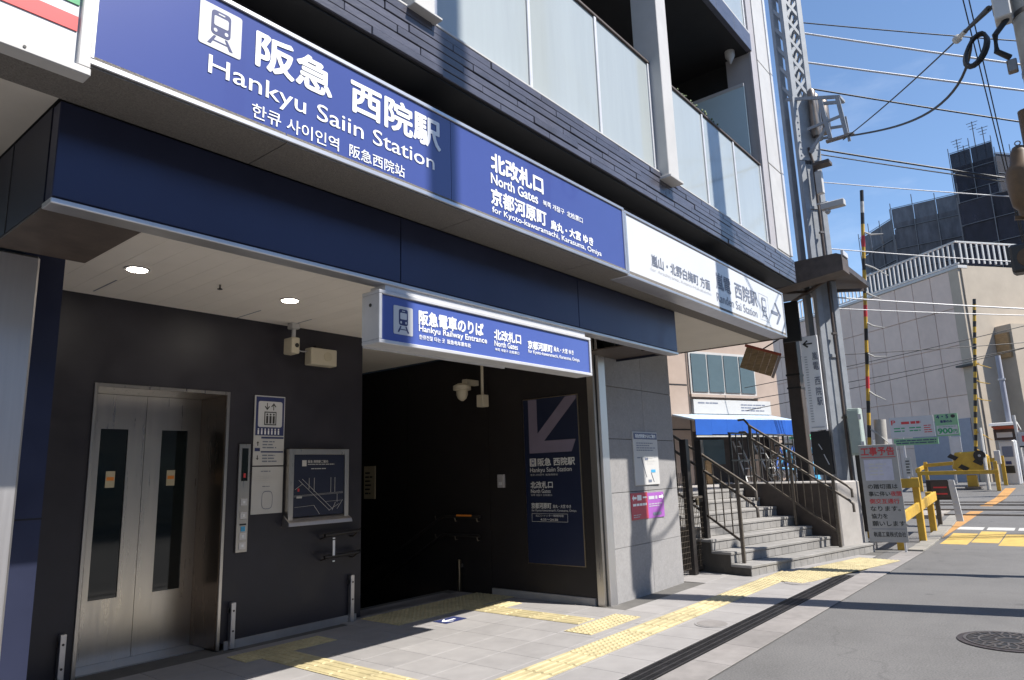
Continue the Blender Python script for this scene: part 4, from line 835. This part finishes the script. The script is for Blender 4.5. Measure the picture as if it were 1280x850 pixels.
t = thing('leaning_pole', 'thin white pole leaning beside the far barrier gear', 'pole', (25.3, 2.3, gz(25.3))); MB().tube([(25.2, 2.42, gz(25.2)), (25.6, 2.45, 2.35)], .05, 8).build('shaft', 'linewhite', t); MB().box(25.5, 25.7, 2.05, 2.20, 1.25, 1.65).build('white_box', 'whitepaint', t, .01)
# ------------------------------------------------------------------ utility poles, crossing bell, cables
def upole(lab, x, yy, r, h):
    t = thing('utility_pole', lab, 'utility pole', (x, yy, 0), 'concrete utility poles'); MB().tube([(x, yy, 0), (x, yy, h)], [r, r*.8], 20).build('shaft', 'polecon', t, smooth=True)
    for z in (4.7, 5.35, 6.0): MB().lathe((x, yy, z), [(r*.93, 0), (r*.93, .05)], 20).build('band', 'rail', t, smooth=True)
    return t
t = upole('concrete utility pole carrying a white cable box across the road', 8.6, -.235, .215, 11)
MB().box(8.3, 8.52, -.05, .10, 5.95, 6.42).build('cable_box', 'whitepaint', t, .012); MB().box(8.36, 8.42, .095, .105, 6.05, 6.12).build('box_plug', 'black', t); MB().box(8.42, 8.5, -.02, .07, 5.38, 5.52).build('clamp', 'rail', t, .01)
MB().tube([(8.4, .0, 5.96), (8.35, .12, 5.8), (8.36, .13, 5.62), (8.45, .03, 5.55)], .03, 8).build('cable_loop', 'cableblack', t, smooth=True)
upole('concrete utility pole on the near kerb opposite the station', 4.52, -2.5, .155, 16.5)
t = thing('crossing_signal', 'brown level crossing bell on its mast over the road edge', 'crossing signal', (11.05, -.02, 0))
MB().tube([(11.05, -.02, 0), (11.05, -.02, 6.0)], .095, 14).build('mast', 'bellpaint', t, smooth=True)
MB().lathe((11.0, .13, 4.64), [(.05, -.12), (.12, -.10), (.12, .0), (.17, .06), (.195, .28), (.20, .48), (.185, .56), (.13, .62), (.105, .78), (.07, .86), (.02, .89)], 24).build('bell_housing', 'bellpaint', t, smooth=True)
MB().tube([(11.0+.0, .13+.03*math.cos(a*math.pi/6), 5.56+.03*math.sin(a*math.pi/6)) for a in range(13)], .008, 5, False).build('lifting_ring', 'rail', t)
MB().bar((11.0, .3, 4.55), (11.05, -.02, 4.50), .05).build('bell_arm', 'bellpaint', t); MB().box(10.9, 11.15, -.1, .42, 3.80, 4.18).build('lamp_hood', 'blackmetal', t, .03); MB().lathe((10.89, .22, 3.98), [(.12, 0), (.14, .02), (.14, .05)], 18, 'x').build('lamp_rim', 'bellpaint', t)
MB().bar((11.0, -.40, 2.1), (11.0, .24, 2.1), .05, .24).build('direction_lamp_board', 'blackmetal', t)
def cable(lab, p0, p1, sag, r, m_='cableblack', n=16):
    return tag(MB().tube(catenary(p0, p1, sag, n), r, 5, False).build('overhead_cable', m_, None, smooth=True), lab, 'cable', 'overhead cables')
EXT = lambda p0, p1, k=2.6: tuple(p0[i]+(p1[i]-p0[i])*k for i in range(3))
for p0, p1, r, m_, lab in (((13.2, 3.3, 10.07), (15, .13, 9.29), .012, 'cableblack', 'thin dark overhead cable near the lattice top of the mast'), ((13.2, 3.3, 9.85), (15, -.01, 8.73), .020, 'cablewhite', 'bright overhead cable leaving the lattice part of the mast'),
     ((13.2, 3.24, 9.17), (15, -.02, 8.19), .020, 'cablewhite', 'bright overhead cable just above the bracket frame'), ((13.2, 3.2, 8.59), (15, .01, 7.56), .016, 'cableblack', 'dark overhead cable leaving the mast at the bracket frame'),
     ((13.2, 3.22, 7.34), (15, .44, 6.62), .018, 'cableblack', 'thick dark overhead cable passing the far scaffold tower'), ((13.2, 3.23, 7.24), (15, .45, 6.55), .012, 'cableblack', 'thin dark cable strung just below the thick one by the bracket'),
     ((13.2, 3.2, 6.65), (15, .49, 6.28), .010, 'cablewhite', 'thin pale cable leaving the mast at the white cabinet'), ((13.2, 3.2, 5.34), (15, .65, 5.08), .010, 'cablewhite', 'thin pale cable crossing before the white roof railing'),
     ((13.2, 3.2, 4.41), (15, .5, 4.17), .014, 'cablewhite', 'pale cable crossing before the beige wall panels'), ((13.2, 3.2, 4.2), (15, .5, 4.05), .010, 'cablewhite', 'lower pale cable crossing before the beige wall panels')):
    cable(lab, p0, EXT(p0, p1, 5), .25, r, m_)
for k, (za, zb) in enumerate(((3.3, 5.2), (3.0, 4.6), (2.75, 4.75), (4.0, 4.1))):
    cable(('lowest', 'second', 'third', 'level')[k]+' thin black cable slanting across the beige wall', (16.5, 6.2, za), (21, -3.0, zb), .1, .009)
cable('thin black cable running from the bracket frame to the utility pole', (12.98, 2.62, 7.22), (8.45, -.02, 6.28), .06, .010)
t = thing('strain_insulator', 'pale strain insulator on the cable near the utility pole', 'insulator', (9.2, .4, 6.2))
c0 = Vector((12.98, 2.62, 7.22)).lerp(Vector((8.45, -.02, 6.28)), .80)-Vector((0, 0, .035)); d0 = (Vector((8.45, -.02, 6.28))-c0).normalized()
MB().tube([c0, c0+d0*.05, c0+d0*.06, c0+d0*.22], [.05, .05, .025, .03], 10).build('porcelain', 'linewhite', t, smooth=True); MB().tube([c0+d0*.22, c0+d0*.75], [.02, .035], 8).build('sleeve', 'cableblack', t)
tag(MB().tube([Vector((12.98, 2.6, 7.27))*(1-f)**3+Vector((11.0, 1.6, 6.3))*3*f*(1-f)**2+Vector((9.6, .55, 5.45))*3*f*f*(1-f)+Vector((8.62, .33, 6.0))*f**3 for f in [i/24 for i in range(25)]], .016, 7, False).build('overhead_cable', 'cableblack', None, smooth=True), 'thick black cable sagging from the bracket platform to the coil by the pole', 'cable', 'overhead cables')
t = thing('cable_coil', 'black cable coil hanging beside the utility pole', 'cable', (8.6, .3, 5.7))
for k in range(3): MB().tube([(8.62+.03*k, .31+(.085+.01*k)*math.cos(a*math.pi/9)-.06*math.sin(a*math.pi/9), 5.86+.17*math.sin(a*math.pi/9)) for a in range(19)], .019, 6, False).build('turn', 'cableblack', t, smooth=True)
for k in range(2): cable(('first', 'second')[k]+' thin dark cable dropping steeply past the cable box', (8.4+.1*k, .42-.07*k, 8.0), (15.0, .27, 3.5+.1*k), 0, .008)
mat('opposite', (.30, .27, .24), .85, var=.08, scale=2)
# ------------------------------------------------------------------ beige building with roof railing
Bg = thing('beige_building', 'beige panelled building with white roof railing beyond the crossing', 'building', (34, 8, .6))
C0 = Vector((30.0, 2.78, 0)); BF = Frame(C0, (-.605, -.797, 0)); L = 17.0; top = 8.45      # a runs 0 at the corner to -L
BF.o = C0
MB().fbox(BF, -L, -.02, .06, 7, -.2, top).build('body', 'beigewall', Bg)
zs = [.2, 1.9, 3.75, 5.6, 7.0, top]; pw = .905
for i in range(18):
    for j in range(5):
        a1 = -.42-pw*i; a0 = a1-pw
        if a0 < -L: continue
        MB().fbox(BF, a0+.012, a1-.012, .012, .07, zs[j]+.012, zs[j+1]-.012).build('wall_panel', 'beigewall', Bg, .006)
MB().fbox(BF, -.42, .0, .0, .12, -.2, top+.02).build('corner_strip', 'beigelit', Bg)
MB().fbox(BF, -3.2, -.45, -.03, .01, -.2, 2.9).build('grey_plinth_wall', 'greywall', Bg)
w_ = MB().fbox(BF, -15.9, -14.3, -.03, .02, 6.0, 7.5).build('window', 'glass', Bg); MB().fbox(BF, -16.0, -14.2, -.05, -.032, 7.5, 7.6).build('window_frame', 'whitepaint', w_); MB().fbox(BF, -14.3, -14.2, -.05, -.032, 6.0, 7.5).build('window_frame', 'whitepaint', w_); MB().fbox(BF, -16.0, -14.2, -.05, -.032, 5.9, 6.0).build('window_frame', 'whitepaint', w_)
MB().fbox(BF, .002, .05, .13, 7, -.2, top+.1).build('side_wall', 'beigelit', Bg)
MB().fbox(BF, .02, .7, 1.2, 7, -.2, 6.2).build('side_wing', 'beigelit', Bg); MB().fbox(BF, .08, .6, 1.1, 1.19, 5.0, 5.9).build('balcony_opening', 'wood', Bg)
MB().fbox(BF, -L, .06, -.03, .4, top, top+.12).build('coping', 'whitepaint', Bg, .01)
r1 = top+.12; zr = r1+.95
MB().fbox(BF, -L, .05, .02, .08, zr-.06, zr).build('railing_rail', 'whitepaint', Bg); MB().fbox(BF, -L, .05, .02, .08, r1+.05, r1+.10).build('railing_rail', 'whitepaint', Bg)
bm_ = MB().fbox(Frame((0, 0, 0), (-.605, -.797, 0)), -.03, .03, .03, .07, 0, zr-r1-.16).mesh('baluster', 'whitepaint')
for i in range(74): put('baluster', bm_, Bg, BF.p(-.1-.228*i, 0, r1+.10))
bm2 = MB().fbox(Frame((0, 0, 0), (-.605, -.797, 0)), -.02, .02, -.03, .03, 0, zr-r1-.16).mesh('baluster', 'whitepaint')
MB().fbox(BF, -.01, .05, .1, 7, zr-.06, zr).build('railing_rail', 'whitepaint', Bg)
for i in range(26): put('baluster', bm2, Bg, BF.p(.02, .25+.26*i, r1+.10))
MB().fbox(BF, -.5, .3, -.25, -.03, 4.75, 4.82).build('cable_arm', 'blackmetal', Bg)
# parking signs and pay machine
s = thing('parking_sign', 'white and green parking price board with smaller green strip on the beige wall', 'sign', (27.5, 4.5, 2)); F = Frame((27.9, 0, 0), (-.12, -1, 0))
F = Frame((27.95, 5.36, 0), (-.10, -1, 0))
MB().fbox(F, 0, 1.40, 0, .04, 2.24, 2.96).build('white_board', 'paper', s); MB().fbox(F, 1.44, 2.13, 0, .04, 2.22, 2.97).build('green_board', 'signgreen', s); MB().fbox(F, .06, 1.46, .01, .05, 1.97, 2.20).build('green_strip', 'signgreen', s)
text(s, F, 'P', .06, .19, 2.70, 2.86, 'print_red', .006); lines(s, F, .38, 1.0, 2.70, 2.80, 1, 'print_red', ragged=0, th=.9); lines(s, F, .12, .50, 2.42, 2.62, 2, 'print_green', ragged=.1); lines(s, F, .62, 1.02, 2.42, 2.62, 2, 'print_green', ragged=.1); lines(s, F, 1.08, 1.36, 2.36, 2.66, 4, 'print_red', ragged=.2); lines(s, F, .15, 1.0, 2.29, 2.34, 1, 'print_pale')
plate(s, F, 'price_field', 'paper', 1.47, 2.10, 2.27, 2.58); text(s, F, '900', 1.50, 1.93, 2.31, 2.48, 'print_green', .012); text(s, F, '円', 1.96, 2.07, 2.31, 2.43, 'print_green', .006); text(s, F, '4・5', 1.50, 1.86, 2.82, 2.94, 'print_navy', .006); MB().prism([(2.0+.07*math.cos(k*math.pi/5), 2.88+.06*math.sin(k*math.pi/5)) for k in range(10)], F.p, -.005, -.003).build('dot_mark', 'print_black', s)
text(s, F, '番車のみ', 1.60, 1.96, 2.67, 2.76, 'print_navy', .004); lines(s, F, .14, 1.42, 2.0, 2.17, 2, 'print_navy', ragged=.05); lines(s, F, 1.53, 2.05, 2.51, 2.56, 1, 'print_green', ragged=0)
for a in (.35, 1.8): MB().bar(F.p(a, .06, .55), F.p(a, .06, 2.6), .06).build('post', 'alupaint', s)
MB().fbox(F, 1.80, 2.12, .0, .03, 1.35, 2.19).build('pale_plate', 'alupaint', s)
t = thing('pay_machine', 'grey parking payment machine under a red and white canopy', 'payment machine', (27, 2, .6)); PF = Frame((27.0, 2.22, .6), (-.15, -1, 0))
MB().fbox(PF, .06, .46, .05, .45, .0, 1.36).build('cabinet', 'alupaint', t, .02); MB().fbox(PF, .12, .40, .035, .049, .85, 1.18).build('screen_panel', 'print_grey', t); MB().fbox(PF, .14, .38, .035, .049, .35, .58).build('slot_panel', 'blackmetal', t); MB().fbox(PF, .17, .32, .032, .034, .62, .72).build('blue_plate', 'print_navy', t)
MB().fbox(PF, -.02, .56, -.02, .05, 1.38, 1.72).build('sign_head', 'shopdark', t); MB().fbox(PF, .06, .48, -.03, -.021, 1.46, 1.62).build('sign_face', 'paper', t)
MB().prism([(-.45, 1.82), (-.40, 1.90), (-.05, 1.93), (.30, 1.72), (.30, 1.66), (-.06, 1.86)], lambda a, d, c: PF.p(d, a, c), -.02, .66).build('canopy', 'whitepaint', t); MB().prism([(-.38, 1.80), (-.06, 1.845), (.25, 1.66)], lambda a, d, c: PF.p(d, a, c), .02, .62).build('canopy_lining', 'redpaint', t)
for a in (-.01, .60): MB().bar(PF.p(a, .3, 0), PF.p(a, .25, 1.70), .05).build('leg', 'whitepaint', t)
t = thing('grey_post', 'slim grey post beside the beige wall near the payment machine', 'post', (27.3, 1.8, .6)); MB().tube([(27.3, 1.8, .6), (27.3, 1.82, 4.7)], .075, 10).build('shaft', 'greywall', t, smooth=True); MB().box(27.22, 27.38, 1.72, 1.92, 3.9, 3.95).build('band', 'alupaint', t)
s = thing('road_sign', 'white sign with a red mark on a pale post at the road edge', 'sign', (24, 1.2, .5)); MB().box(24.0, 24.03, .9, 1.44, 1.70, 2.12).build('panel', 'paper', s); plate(s, FX(24.0), 'red_mark', 'print_red', -1.36, -1.18, 1.85, 2.02); plate(s, FX(24.0), 'dark_strip', 'print_black', -1.44, -.9, 1.70, 1.74); MB().tube([(24.06, 1.42, gz(24)), (24.06, 1.47, 2.6)], .04, 8).build('post', 'whitepaint', s)
t = thing('parked_scooter', 'blue and white two wheeler parked beside the payment machine', 'scooter', (28, 1.5, .6))
for yy in (1.62, 1.05): w2 = MB().lathe((27.9, yy, .86), [(.05, -.04), (.24, -.04), (.27, 0), (.24, .04), (.05, .04)], 18, 'x').build('wheel', 'rubber', t, smooth=True)
MB().prism([(1.55, .9), (1.62, 1.35), (1.5, 1.55), (1.42, 1.2), (1.2, 1.12), (1.0, 1.30), (.95, 1.05), (1.1, .85)], lambda a, d, c: (d, a, c), 27.8, 28.0).build('body', 'awning', t, .02); MB().box(27.82, 27.98, 1.0, 1.3, 1.28, 1.36).build('seat', 'rubber', t, .02)
# ------------------------------------------------------------------ pinkish shop house
HF2 = Frame((15.5, 7.13, 0), (.931, -.365, 0)); hb = lambda n_, m_, *q_: MB().fbox(HF2, *q_).build(n_, m_, H_)
H_ = thing('shop_house', 'pinkish shop house with a four pane window and blue awning behind the steps', 'building', HF2.p(1.5, 1, 1.05))
hb('upper_wall', 'pinkwall', -.12, 3.05, 0, 6, 2.30, 6.2); hb('side_block', 'pinkwall', -4, -.25, -.15, 6, 0, 7); hb('drain_pipe', 'rustpaint', -.24, -.13, -.08, .02, 1, 6.4)
for z in (2.3, 3.35): hb('joint_line', 'joint', -4, -.26, -.156, -.15, z, z+.03)
wf = hb('window', 'whitepaint', -.02, 2.22, -.03, .02, 3.17, 4.22)
for k in range(4): MB().fbox(HF2, .04+.545*k, .53+.545*k, -.05, -.031, 3.23, 4.16).build('pane', 'glass', wf)
hb('sill', 'pinkwall', -.08, 2.28, -.1, 0, 3.10, 3.165); hb('ledge', 'rustpaint', -.12, 3.05, -.06, 0, 2.60, 2.63)
sb = hb('sign_board', 'paper', -.02, 2.62, -.08, 0, 2.70, 3.04); SB = Frame(HF2.p(0, -.08, 0), HF2.r); lines(sb, SB, .12, .8, 2.92, 3.0, 1, 'print_grey', ragged=0); lines(sb, SB, 1.55, 2.5, 2.76, 2.97, 3, 'print_grey', ragged=.3)
aw = MB().prism([(-.85, 2.50), (-.85, 2.46), (0, 2.66), (0, 2.70)], lambda a_, d, c: HF2.p(d, a_, c), -.78, 2.6).build('awning', 'awningtop', H_)
for k in range(7): MB().fbox(HF2, -.78+.483*k, -.30+.483*k, -.87, -.855, 2.15+.012*(k % 2), 2.50).build('awning_valance', 'awning', H_)
hb('awning_edge', 'linewhite', -.78, 2.6, -.88, -.85, 2.10, 2.135)
hb('shop_wall', 'shopdark', -.1, 3.0, .35, 6, 1.0, 2.29); hb('shop_window', 'glass', .35, 1.2, .25, .34, 1.5, 2.1); hb('door_post', 'pinkwall', 2.85, 3.05, 0, .3, 1.0, 2.29); hb('shop_shelf', 'wood', .1, .3, -.2, .3, 1.05, 1.6)
for (a_, tilt, lab) in ((1.35, .10, 'white ladder leaning in the shop front under the awning'), (2.2, -.08, 'white ladder leaning nearest the shop door post')):
    t = thing('ladder', lab, 'ladder', HF2.p(a_, -.3, 1.05), 'ladders at the shop front')
    for s_ in (-.13, .13): MB().bar(HF2.p(a_+s_*1.25, -.4, 1.05), HF2.p(a_+s_*.8+tilt, .1, 2.05), .03).build('stile', 'whitepaint', t)
    for k in range(5): f = .15+.18*k; MB().bar(HF2.p(a_-.16+.05*f+tilt*f, -.4+.5*f, 1.05+f), HF2.p(a_+.16-.05*f+tilt*f, -.4+.5*f, 1.05+f), .022).build('rung', 'whitepaint', t)
def bicycle(lab, x, yy, z, ang, m_):
    t = thing('bicycle', lab, 'bicycle', (x, yy, z), 'bicycles at the top of the steps'); BFm = Frame((x, yy, z), (math.cos(ang), math.sin(ang), 0)); p = BFm.p
    for a in (0, 1.05):
        MB().tube([p(a+.31*math.cos(k*math.pi/10), 0, .33+.31*math.sin(k*math.pi/10)) for k in range(21)], .02, 6, False).build('tyre', 'rubber', t, smooth=True)
        q = MB()
        for k in range(8): q.bar(p(a, 0, .33), p(a+.30*math.cos(k*math.pi/4), 0, .33+.30*math.sin(k*math.pi/4)), .005)
        q.build('spokes', 'alupaint', t)
    q = MB(); J = dict(r=(0, .33), bb=(.42, .28), s=(.28, .80), h=(.85, .82), f=(1.05, .33))
    for a, b in (('r', 'bb'), ('r', 's'), ('bb', 's'), ('bb', 'h'), ('h', 'f')): q.tube([p(J[a][0], 0, J[a][1]), p(J[b][0], 0, J[b][1])], .02, 6)
    q.build('frame', m_, t, smooth=True); MB().fbox(BFm, .12, .38, -.07, .07, .82, .88).build('saddle', 'rubber', t, .02); MB().tube([p(.72, -.25, 1.0), p(.83, -.1, .98), p(.83, .1, .98), p(.72, .25, 1.0)], .014, 6).build('handlebar', 'alupaint', t); MB().tube([p(.85, 0, .80), p(.83, 0, .98)], .014, 6).build('stem', 'alupaint', t)
    q = MB(); q.fbox(BFm, 1.0, 1.3, -.16, .16, .70, .92); q.build('basket', 'alupaint', t)
for lab, a_, b_, ang, m_ in (('blue bicycle parked under the blue awning', 1.5, -1.0, -.2, 'awning'), ('white bicycle parked by the dark column', 3.3, -1.3, -.9, 'whitepaint'), ('pale blue bicycle parked beside the blue bag', .9, -1.6, -.6, 'cyan')):
    pp = HF2.p(a_, b_, 1.048); bicycle(lab, pp.x, pp.y, pp.z, ang, m_)
pp = HF2.p(2.3, -1.3, 1.048); x_, y_, z_ = pp
t = thing('blue_bag', 'bright blue bag standing beside the parked bicycles', 'bag', pp); MB().hexa([(x_-.15, y_-.2, z_), (x_+.15, y_-.2, z_), (x_+.15, y_+.2, z_), (x_-.15, y_+.2, z_), (x_-.07, y_-.13, z_+.43), (x_+.05, y_-.15, z_+.41), (x_+.07, y_+.15, z_+.45), (x_-.05, y_+.13, z_+.40)]).build('body', 'cyan', t, .04); MB().tube([(x_, y_-.1, z_+.40), (x_, y_, z_+.57), (x_, y_+.1, z_+.40)], .012, 6).build('handle', 'cyan', t)
pp = HF2.p(3.35, -.3, 1.048); x_, y_, z_ = pp
t = thing('green_parasol', 'small green cloth canopy beside the dark column', 'parasol', pp); MB().lathe((x_, y_, 2.05), [(.28, 0), (.26, .1), (.16, .18), (.02, .22)], 10).build('cloth', 'greencloth', t); MB().tube([(x_, y_, z_), (x_, y_, 2.2)], .02, 6).build('pole', 'alupaint', t)
# ------------------------------------------------------------------ scaffolded blocks far off
def scaffold_block(t, F, a0, a1, z1, depth, net, bay=1.8, lift=.95, z0=0):
    MB().fbox(F, a0+.1, a1-.1, .6, depth, z0, z1-1.2).build('core', 'net', t)
    n = max(1, round((a1-a0)/bay)); wd = (a1-a0)/n; nz_ = int((z1-z0)/(lift*2))
    for i in range(n):
        for j in range(nz_):
            zt = z1-j*lift*2; s = random.uniform(-.05, .05)
            MB().fbox(F, a0+wd*i+.05, a0+wd*(i+1)-.05, s, s+.05, zt-lift*2+.06, zt-.03).build('net_sheet', net if j or net == 'net' else 'netpale', t)
    for i in range(n+1): MB().bar(F.p(a0+wd*i, -.12, z0), F.p(a0+wd*i, -.12, z1+.5+.4*(i % 2)), .06).build('scaffold_pole', 'scafpole', t)
    for j in range(nz_+1): MB().bar(F.p(a0, -.14, z1-j*lift*2), F.p(a1, -.14, z1-j*lift*2), .045).build('scaffold_ledger', 'scafpole', t)
t = thing('scaffolded_block', 'low apartment block wrapped in grey scaffold netting', 'building', (66, 9, 0)); 
scaffold_block(t, Frame((68, 10.6, 0), (.0, -1, 0)), 0, 5.2, 23.8, 12, 'netpale'); scaffold_block(t, Frame((68, 10.6, 0), (-.75, -.66, 0)), -5.5, 0, 22.9, 8, 'netpale')
t = thing('scaffolded_tower', 'dark netted stair tower with antennas on the scaffolded block', 'building', (72, 4, 0)); F = Frame((71, 5.85, 0), (-.15, -1, 0)); scaffold_block(t, F, 0, 3.3, 28.6, 6, 'net'); scaffold_block(t, Frame(F.p(3.3, 0, 0), (.8, -.6, 0)), 0, 3.5, 27.5, 4, 'net')
for a, h in ((.3, 2.0), (.75, 1.2), (1.7, 3.2), (2.4, 2.4)):
    MB().bar(F.p(a, 2, 28), F.p(a, 2, 28.6+h), .07).build('antenna_mast', 'scafpole', t)
    for k in range(3): MB().bar(F.p(a-.45+.1*k, 2, 28.5+h-.3*k), F.p(a+.45-.1*k, 2, 28.5+h-.3*k), .04).build('antenna_rod', 'scafpole', t)
t = thing('netted_building', 'big dark netted building before the scaffolded tower', 'building', (62, 0, 0)); scaffold_block(t, Frame((64, 5.2, 0), (-.2, -1, 0)), 0, 14, 21.6, 14, 'net', 2.2)
MB().fbox(Frame((64, 5.2, 0), (-.2, -1, 0)), 2.6, 3.6, -.1, 0, 15.5, 17.2).build('window', 'black', t)
# building and fence across the street (seen only in reflections; building added to block sky light)
Bo = thing('added_sky_blocker_building', 'plain rendered building added across the street to block sky light', 'building', (0, -18, 0)); MB().box(-30, 30, -26, -14, 0, 10.0).build('wall', 'opposite', Bo)
for i in range(12):
    for z in (1.0, 4.6, 7.6): wv = MB().box(-12+3*i, -10.4+3*i, -14, -13.95, z, z+1.6).build('window', 'glass', Bo)
t = thing('street_fence', 'low dark cross braced fence on the far pavement', 'fence', (4, -6, 0))
for i in range(18):
    x = -8+1.6*i; MB().bar((x, -6, 0), (x, -6, .95), .05).build('post', 'blackmetal', t)
    MB().bar((x, -6, .25), (x+1.6, -6, .85), .03).build('brace', 'blackmetal', t); MB().bar((x, -5.97, .85), (x+1.6, -5.97, .25), .03).build('brace', 'blackmetal', t)
for z in (.22, .90): MB().bar((-8, -6.03, z), (20.8, -6.03, z), .04).build('rail', 'blackmetal', t)
